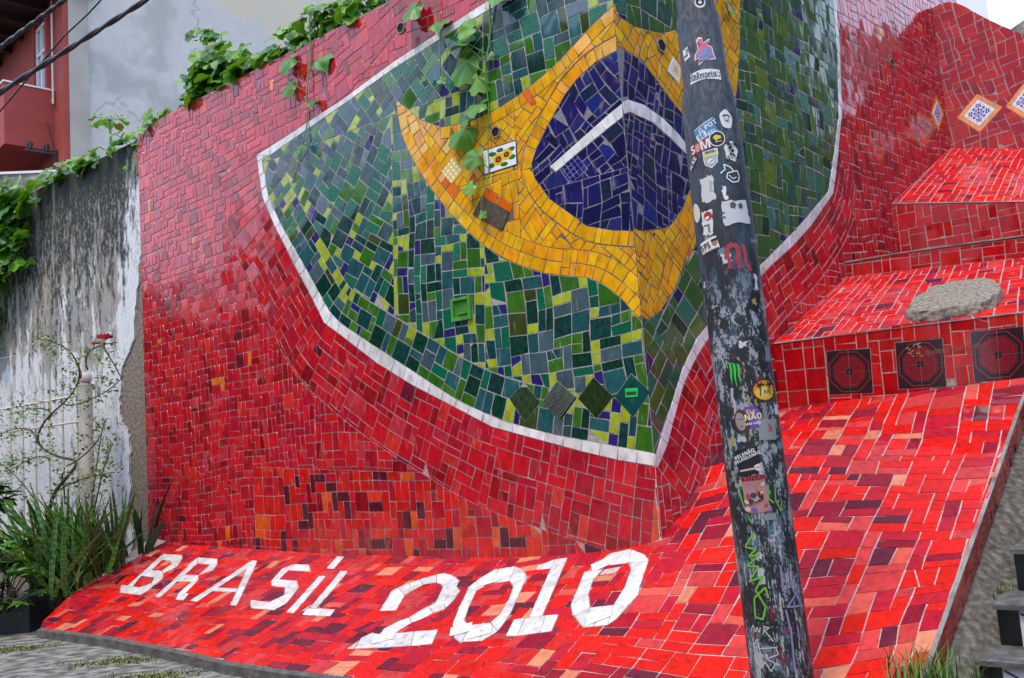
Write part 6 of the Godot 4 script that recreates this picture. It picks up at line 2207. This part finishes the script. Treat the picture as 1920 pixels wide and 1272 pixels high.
# ---------------------------------------------------------------- gate, bushes and pots in the left corner
func garden() -> void:
	var gp := Flat.new(W1.p(Vector2(0, 0)) + W1.c * .35, 38)
	var at := gp.p(Vector2(-8, 0))
	var t := thing("iron_gate", "cream painted iron fence with pointed bars and a ball topped post", "fence", at)
	for k in 9:
		var u := -9.7 + k * .335
		var b := Buf.new()
		var p0 := gp.p(Vector2(u, .2)) - at
		b.tube(PackedVector3Array([p0, p0 + Vector3.UP * 2.24]), .011, .011, Color.WHITE, 6)
		b.tube(PackedVector3Array([p0 + Vector3.UP * 2.2, p0 + Vector3.UP * 2.24, p0 + Vector3.UP * 2.27, p0 + Vector3.UP * 2.3, p0 + Vector3.UP * 2.42]), .03, .002, Color.WHITE, 6)
		put("bar", b.mesh(mats.cream_paint), t)
	for y in [2.27, 1.98, .5]:
		var b := Buf.new()
		b.tube(PackedVector3Array([gp.p(Vector2(-10.2, y)) - at + W1.c * .02, gp.p(Vector2(-6.9, y)) - at + W1.c * .02]), .013, .013)
		put("rail", b.mesh(mats.cream_paint), t)
	var b := Buf.new()
	var pb := gp.p(Vector2(-6.82, .2)) - at
	b.tube(PackedVector3Array([pb, pb + Vector3.UP * 2.12]), .075, .07, Color.WHITE, 14)
	b.tube(PackedVector3Array([pb + Vector3.UP * 2.1, pb + Vector3.UP * 2.16]), .055, .09, Color.WHITE, 14)
	b.tube(PackedVector3Array([pb + Vector3.UP * 2.16, pb + Vector3.UP * 2.19]), .095, .06, Color.WHITE, 14)
	var post := put("post", b.mesh(mats.cream_paint), t)
	var sp := SphereMesh.new()
	sp.radius = .065
	sp.height = .13
	sp.radial_segments = 18
	sp.rings = 10
	sp.material = mats.cream_paint
	var ball := put("ball", sp, post)
	ball.position = pb + Vector3.UP * 2.25
	b = Buf.new()
	var th := gp.p(Vector2(-6.95, .2)) - at - W1.c * .05
	b.tube(PackedVector3Array([th, th + Vector3.UP * 2.78]), .018, .018)
	put("stake", b.mesh(mats.cream_paint), t)
	for y in [[2.93, 2.95], [2.5, 2.52]]:
		b = Buf.new()
		b.tube(PackedVector3Array([th + Vector3.UP * (y[0] - .2), gp.p(Vector2(-8.5, y[1] - .05)) - at, gp.p(Vector2(-10.2, y[1])) - at]), .003, .003, Color.WHITE, 4)
		put("wire", b.mesh(mats.cream_paint), t)
	# rose bush
	var rp := Flat.new(W1.p(Vector2(0, 0)) + W1.c * .6, 38)
	at = rp.p(Vector2(-7, .2))
	t = thing("rose_bush", "thin straggling rose bush with one red double bloom, in front of the fence", "bush", at)
	var limbs := [[-7.1, .3, -7.03, 1.15, -6.67, 1.44, -6.72, 1.56, -7.0, 1.6, -7.3, 1.78, -7.1, 2.05, -6.9, 2.2, -6.55, 2.42, -6.42, 2.62], [-6.67, 1.44, -6.8, 1.3, -7.0, 1.1], [-7.3, 1.78, -7.7, 1.95, -8.2, 2.0, -8.7, 1.9], [-7.1, 2.05, -7.5, 2.2, -8.1, 2.15], [-6.55, 2.42, -6.7, 2.75, -7.05, 2.9, -7.35, 2.95], [-6.42, 2.5, -6.2, 2.6, -5.95, 2.68, -5.75, 2.7], [-6.9, 2.2, -6.4, 2.1, -5.9, 2.2, -5.72, 2.35], [-5.8, 2.7, -5.68, 2.5, -5.72, 2.32], [-7.0, 1.6, -7.6, 1.65, -8.4, 1.5], [-6.7, 1.5, -6.3, 1.7, -5.95, 1.95], [-7.2, .4, -7.6, 1.2, -8.2, 1.6], [-6.6, .4, -6.2, 1.0, -5.9, 1.6, -5.95, 1.95], [-6.4, .5, -5.95, 1.2, -5.7, 1.75], [-7.0, 1.2, -6.4, 1.35, -5.9, 1.4]]
	var leaves := Buf.new()
	for k in limbs.size():
		var l := pv(limbs[k])
		var a := Along.new(l, 1.0, 2)
		var pts := PackedVector3Array()
		for j in a.pts.size():
			pts.append(rp.p(a.pts[j]) + W1.c * .08 * sin(j * .35 + k) - at)
		b = Buf.new()
		b.tube(pts, .022 if k == 0 else .01, .006 if k == 0 else .004, Color.WHITE, 6)
		put("branch", b.mesh(mats.trunk_bark), t)
		var many := int(a.length() * 130)
		for j in many:
			var s := rng.randf_range(.25, 1.0) * a.length()
			if k == 0 and s < a.length() * .35:
				continue
			var q := a.at(Vector2(s, rng.randfn(0, .07)))
			small_leaf(leaves, rp.p(q) + W1.c * rng.randf_range(-.06, .14) - at, rng.randf_range(.035, .065), Color(.09, .16, .03).lerp(Color(.3, .4, .12), rng.randf()))
	put("foliage", leaves.mesh(mats.foliage), t, "", "stuff")
	for f in [[-5.75, 2.73, .085], [-5.93, 2.7, .045]]:
		b = Buf.new()
		var c := rp.p(Vector2(f[0], f[1])) + W1.c * .08 - at
		for r in 4:
			for k in 6 - r:
				var a := TAU * k / (6 - r) + r * .6
				var d := Vector3(cos(a), .2 + .25 * r, sin(a)).normalized()
				var u := d.cross(Vector3.UP).normalized()
				var rr: float = f[2] * (1.0 - .2 * r)
				var p0 := c + Vector3.UP * rr * .1 * r
				var k0 := b.add(p0, d, Color.WHITE)
				b.add(p0 + (d * .75 - u * .55) * rr, (d - u * .5).normalized(), Color.WHITE)
				b.add(p0 + (d * 1.0) * rr + Vector3.UP * rr * .3, d, Color.WHITE)
				b.add(p0 + (d * .75 + u * .55) * rr, (d + u * .5).normalized(), Color.WHITE)
				b.tri(k0, k0 + 1, k0 + 2)
				b.tri(k0, k0 + 2, k0 + 3)
		put("rose", b.mesh(mats.petal), t)
	# snake plants
	var spots := [[-4.2, -9.25], [-4.35, -9.3], [-4.6, -9.2], [-4.85, -9.35], [-4.45, -9.0]]
	var sm := snake_mat()
	var sm2: StandardMaterial3D = sm.duplicate()
	sm2.albedo_color = Color(1.25, 1.15, .8)
	var sm3: StandardMaterial3D = sm.duplicate()
	sm3.albedo_color = Color(.6, .66, .6)
	for g in 1:
		t = thing("snake_plant", "big clump of banded sword leaved plants at the ramp's left edge", "plant", Vector3(-4.55, .25, -9.15))
		for k in 240:
			var s: Array = spots[k % 5]
			var root_at := Vector3(s[0] + rng.randfn(0, .13), .25, s[1] + rng.randfn(0, .1)) - t.position
			var lean := Vector3(rng.randfn(-.12, .34), 1, rng.randfn(.1, .22))
			sword(t, root_at, lean.normalized(), rng.randf_range(.55, 1.2), rng.randf_range(.016, .03), [sm, sm, sm2, sm3][k % 4])
		for k in 4:
			sword(t, Vector3(.2 + k * .06, .05, .25), Vector3(.3 + k * .2, .6 - k * .2, .5).normalized(), .4, .016, mats.dry_leaf)
	t = thing("snake_plant", "few dark upright sword leaves against the bare mortar strip", "plant", Vector3(-3.92, .55, -9.4))
	for k in 5:
		sword(t, Vector3(rng.randfn(0, .04), 0, rng.randfn(0, .05)), Vector3([.22, .3, .12, -.05, .4][k], 1, .1).normalized(), [.95, .62, .5, .6, .4][k], .045, mats.dark_leaf)
	# broad leaved shrubs and low growth in the corner
	leafy("leafy_shrub", "dark green shrub with pointed leaves and a pink bud by the fence", Vector3(-5.35, .2, -9.25), [[0, .95, 0, .3, 90], [.1, .55, .2, .3, 60]], .17, Color(.02, .075, .012), Color(.06, .16, .02), true)
	leafy("leafy_shrub", "bright green low shrub below the sword leaved plants", Vector3(-4.95, .1, -8.62), [[0, .55, 0, .26, 90], [.15, .3, .15, .26, 90]], .14, Color(.035, .13, .015), Color(.09, .26, .03), false)
	leafy("leafy_shrub", "dark tangled undergrowth in the corner behind the trough", Vector3(-5.3, .05, -8.75), [[0, .35, 0, .4, 120], [-.5, .5, -.2, .4, 100], [.5, .2, .0, .3, 90]], .11, Color(.015, .04, .01), Color(.04, .1, .02), false)
	# dark trough and soil
	t = thing("planter_trough", "long black planter trough on the paving", "planter", Vector3(-5.2, 0, -8.45))
	b = Buf.new()
	b.box(Vector3(-.9, 0, 0), Vector3(1.5, 0, -.05), Vector3.UP * .26, Vector3(0, 0, -.3))
	b.box(Vector3(-.93, .26, .03), Vector3(1.56, 0, -.05), Vector3.UP * .03, Vector3(0, 0, -.36))
	put("box", b.mesh(mats.black_rubber), t)
	b = Buf.new()
	b.box(Vector3(-8.5, 0, -8.78), Vector3(4.1, 0, -.6), Vector3.UP * .22, Vector3(0, 0, -3))
	put("garden_soil", b.mesh(mats.dirt), self, "", "structure")
	# papaya seedling on the wall top
	at = W1.p(Vector2(-7.2, 5.1)) - W1.c * .2
	t = thing("papaya_plant", "small yellowing papaya plant on top of the plaster wall", "plant", at)
	b = Buf.new()
	b.tube(PackedVector3Array([Vector3.ZERO, Vector3(.01, .3, 0), Vector3(0, .55, 0)]), .02, .013)
	put("stem", b.mesh(mats.stalk), t)
	for k in 11:
		var a := TAU * k / 11.0 + .3
		var d := Vector3(cos(a), .25 - .3 * (k % 3) * .5, sin(a))
		var p1 := Vector3(0, .54, 0) + d * .16
		b = Buf.new()
		b.tube(PackedVector3Array([Vector3(0, .53, 0), Vector3(0, .55, 0) + d * .1, p1]), .005, .003, Color.WHITE, 4)
		put("leaf_stalk", b.mesh(mats.stalk), t)
		leaf_node(t, p1, Vector3.UP + d * .5, d - Vector3.UP * .4, .13, "leaf_yellow" if k % 4 == 0 else "leaf3")

func snake_mat() -> StandardMaterial3D:
	var im := Image.create(16, 128, false, Image.FORMAT_RGB8)
	var r := RandomNumberGenerator.new()
	r.seed = 5
	for y in 128:
		for x in 16:
			var e := absf(x - 7.5) / 8.0
			var band := sin(y * .8 + sin(x * .9 + y * .2) * 1.2) + r.randf_range(-.4, .4)
			var c := lin(.03, .13, .025).lerp(lin(.15, .32, .08), smoothstep(.2, .9, band))
			if e > .88:
				c = lin(.22, .32, .07)
			im.set_pixel(x, y, c)
	var m := picture(im, .4)
	plain("dark_leaf", lin(.018, .055, .022), .4)
	plain("dry_leaf", lin(.35, .27, .09), .7)
	plain("leaf_yellow", lin(.55, .4, .02), .5)
	return m

func sword(t: Node3D, at: Vector3, dir: Vector3, h: float, w: float, m: Material) -> void:
	var b := Buf.new()
	var a := rng.randf() * TAU
	var side := dir.cross(Vector3(cos(a), .1, sin(a))).normalized()
	var nn := side.cross(dir).normalized()
	var bend := Vector3(dir.x, -.2, dir.z) * rng.randf_range(.0, .75)
	for k in 7:
		var s := k / 6.0
		var c := at + dir * h * s + bend * h * s * s
		var ww := w * (.5 + .5 * sin(PI * minf(.5, s * 1.4))) * (1.0 - pow(s, 5.0))
		var tw := side.rotated(dir, s * .5)
		var n2 := nn.rotated(dir, s * .5)
		b.add(c - tw * ww + n2 * ww * .35, (n2 - tw * .4).normalized(), Color.WHITE, Vector2(0, 1 - s))
		b.add(c, n2, Color.WHITE, Vector2(.5, 1 - s))
		b.add(c + tw * ww + n2 * ww * .35, (n2 + tw * .4).normalized(), Color.WHITE, Vector2(1, 1 - s))
	for k in 6:
		for j in 2:
			var q := k * 3 + j
			b.tri(q, q + 1, q + 4)
			b.tri(q, q + 4, q + 3)
	put("leaf", b.mesh(m), t)

func small_leaf(b: Buf, at: Vector3, s: float, col: Color, dir := Vector3.ZERO) -> void:
	var d := dir
	if d == Vector3.ZERO:
		d = Vector3(rng.randf_range(-1, 1), rng.randf_range(-.6, .7), rng.randf_range(-1, 1))
	d = d.normalized()
	var u := d.cross(Vector3(rng.randf_range(-.4, .4), 1, rng.randf_range(-.4, .4))).normalized()
	var n := u.cross(d).normalized()
	var k := b.add(at, n, col)
	b.add(at + d * s * .4 - u * s * .28 + n * s * .06, (n - u * .4).normalized(), col)
	b.add(at + d * s * .45 - n * s * .03, n, col)
	b.add(at + d * s * .4 + u * s * .28 + n * s * .06, (n + u * .4).normalized(), col)
	b.add(at + d * s - n * s * .12, n, col)
	b.tri(k, k + 2, k + 1)
	b.tri(k, k + 3, k + 2)
	b.tri(k + 1, k + 2, k + 4)
	b.tri(k + 2, k + 3, k + 4)

func leafy(called: String, label: String, at: Vector3, clumps: Array, size: float, c0: Color, c1: Color, bud: bool) -> void:
	var t := thing(called, label, "shrub", at, "shrubs in the corner bed")
	var b := Buf.new()
	var st := Buf.new()
	for c in clumps:
		var cc := Vector3(c[0], c[1], c[2])
		for k in int(c[4] / 7):
			var d := Vector3(rng.randfn(0, .6), rng.randf_range(-.5, .9), rng.randfn(0, .6)).limit_length(1)
			var hub: Vector3 = cc + d * c[3]
			st.tube(PackedVector3Array([Vector3(c[0] * .4, 0, c[2] * .4), cc.lerp(hub, .3) - Vector3.UP * .1, hub]), .01, .005, Color.WHITE, 5)
			for j in 9:
				var a := TAU * j / 9 + rng.randf()
				small_leaf(b, hub, size * rng.randf_range(.7, 1.2), c0.lerp(c1, rng.randf()), Vector3(cos(a), rng.randf_range(-.5, .5), sin(a)))
	put("stem", st.mesh(mats.trunk_bark), t, "", "stuff")
	put("foliage", b.mesh(mats.foliage), t, "", "stuff")
	if bud:
		var bb := Buf.new()
		for k in 10:
			small_leaf(bb, Vector3(.05, 1.32, .1), .06, Color(.55, .08, .12), Vector3(cos(k), .8, sin(k)))
		put("bud", bb.mesh(mats.foliage), t)

# ---------------------------------------------------------------- steps and rough ground at the right
func steps() -> void:
	# rough cement slope beside the ramp
	var b := Buf.new()
	var rows := [[Vector3(3.5, 1.5, -6.16), Vector3(4.9, 1.5, -6.2)], [Vector3(3.3, 1.37, -6.0), Vector3(4.7, 1.4, -6.0)], [Vector3(2.886, 1.099, -5.5), Vector3(4.2, 1.1, -5.5)], [Vector3(2.472, .827, -5.0), Vector3(3.8, .8, -5.0)], [Vector3(2.057, .556, -4.5), Vector3(3.4, .5, -4.5)], [Vector3(1.643, .285, -4.0), Vector3(3.0, .3, -4.0)], [Vector3(1.378, .12, -3.68), Vector3(2.7, .1, -3.6)], [Vector3(1.1, .06, -3.3), Vector3(2.4, .0, -3.2)]]
	var nx := 9
	for j in rows.size():
		for i in nx:
			var s := i / (nx - 1.0)
			var p: Vector3 = rows[j][0].lerp(rows[j][1], s)
			p.y = rows[j][0].y - .13 - .02 * minf(1.0, s * 6.0)
			p.y += rng.randf_range(-.012, .014) * (1.0 if i > 0 else 0.0)
			b.add(p, Vector3(-.1, 1, .3).normalized(), Color.WHITE)
	for j in rows.size() - 1:
		for i in nx - 1:
			var k := j * nx + i
			b.tri(k + nx, k + nx + 1, k + 1)
			b.tri(k + nx, k + 1, k)
	put("rough_ground", b.mesh(mats.dirt), self, "", "structure")
	var t := thing("steps", "black tiled concrete steps with painted white tiles, at the lower right", "stairs", Vector3(2.3, .2, -4.3))
	var along := Vector3(cos(deg_to_rad(38)), 0, sin(deg_to_rad(38)))
	var into := Vector3(.616, 0, -.788).normalized()
	var heads := [Vector3(1.924, .314, -4.1), Vector3(2.131, .5, -4.3), Vector3(2.373, .702, -4.55), Vector3(2.615, .904, -4.8), Vector3(1.717, .128, -3.9)]
	var pm := picture(step_print(), .15)
	for k in 5:
		var o: Vector3 = heads[k] - t.position
		b = Buf.new()
		b.box(o - Vector3.UP * .5 - along * .004 + into * .012, along * 1.5, Vector3.UP * .478, into * 1.0)
		put("step", b.mesh(mats.kerb_stone), t)
		b = Buf.new()
		var e := -.03
		b.box(o - Vector3.UP * .02 + into * e - along * .012, along * 1.5, Vector3.UP * .022, into * .6)
		put("tread", b.mesh(mats.kerb_stone), t)
		for j in 6:
			var x := [.0, .09, .28, .37, .56, .65][j] as float
			var w: float = [.088, .188, .088, .188, .088, .188][j]
			b = Buf.new()
			var q0 := o + along * x - Vector3.UP * .195
			if j % 2 == 0:
				b.box(q0, along * w, Vector3.UP * .172, into * .01)
				put("black_tile", b.mesh(mats.black_glaze), t)
			else:
				b.quad(q0, q0 + along * w, q0 + along * w + Vector3.UP * .172, q0 + Vector3.UP * .172)
				b.box(q0 + into * .0015, along * w, Vector3.UP * .172, into * .008)
				put("painted_tile", b.mesh(pm), t)
	# grass tuft on the ramp's lower right corner, weeds on the slope
	t = thing("grass_tuft", "tuft of long green grass at the ramp's lower right corner", "grass", Vector3(1.655, .24, -3.99))
	b = Buf.new()
	for k in 240:
		blade(b, Vector3(rng.randfn(.0, .085), -.04, rng.randfn(0, .06)), rng.randf_range(.1, .28), .003, rng.randf_range(-.9, .9), Color(.04, .14, .015).lerp(Color(.16, .27, .04), rng.randf()))
	put("blades", b.mesh(mats.foliage), t, "", "stuff")
	t = thing("weed", "small weed growing on the rough slope beside the steps", "weed", Vector3(2.35, .465, -4.6))
	b = Buf.new()
	for k in 46:
		blade(b, Vector3(rng.randfn(.0, .05), 0, rng.randfn(0, .03)), rng.randf_range(.03, .09), .003, rng.randf_range(-.9, .9), Color(.1, .22, .03).lerp(Color(.3, .4, .1), rng.randf()))
	put("blades", b.mesh(mats.foliage), t, "", "stuff")

func step_print() -> Image:
	var c := Paint.new(64, 64, lin(.6, .6, .6))
	for k in 40:
		var a := k * .35
		c.disc(.5 + cos(a) * (.08 + k * .006), .5 + sin(a) * (.06 + k * .006), .03, .03, lin(.02, .03, .12))
	c.line(Vector2(.05, .1), Vector2(.3, .25), .03, lin(.02, .03, .1))
	c.line(Vector2(.7, .2), Vector2(.95, .05), .025, lin(.02, .03, .1))
	c.disc(.5, .5, .06, .06, lin(.02, .02, .08))
	return c.im

# ---------------------------------------------------------------- overhead cables
func small_things() -> void:
	var runs := [[Vector3(-4.6, 3.55, -6.3), Vector3(-3.397, 4.383, -6), Vector3(-2.938, 4.7, -6), Vector3(-1.2, 5.95, -5.6), .016, "upper thick twisted black cable crossing the house front"], [Vector3(-4.6, 3.35, -6.3), Vector3(-3.4, 4.059, -6), Vector3(-2.368, 4.655, -6), Vector3(-.6, 5.75, -5.6), .0175, "lower thick twisted black cable passing in front of the balcony"], [Vector3(-3.9, 4.0, -6.6), Vector3(-3.053, 4.53, -6.2), Vector3(-2.871, 4.69, -6.2), Vector3(-1.5, 5.7, -5.8), .006, "thin single black wire beside the upper cable"]]
	for r in runs:
		var t := thing("overhead_cable", r[5], "cable", r[1], "cables overhead")
		var many := 2 if r[4] > .01 else 1
		for s in many:
			var b := Buf.new()
			var pts := PackedVector3Array()
			for k in 61:
				var x := k / 60.0
				var p: Vector3 = r[0].lerp(r[1], x * 3) if x < .3334 else (r[1].lerp(r[2], x * 3 - 1) if x < .6667 else r[2].lerp(r[3], x * 3 - 2))
				var a := x * 60.0 + s * PI
				var tw: float = r[4] * .55 if many == 2 else 0.0
				pts.append(p + Vector3(cos(a) * .4, sin(a), cos(a)) * tw - t.position)
			b.tube(pts, r[4] if many == 1 else r[4] * .75, r[4] if many == 1 else r[4] * .75, Color.WHITE, 8)
			put("strand", b.mesh(mats.black_rubber), t)
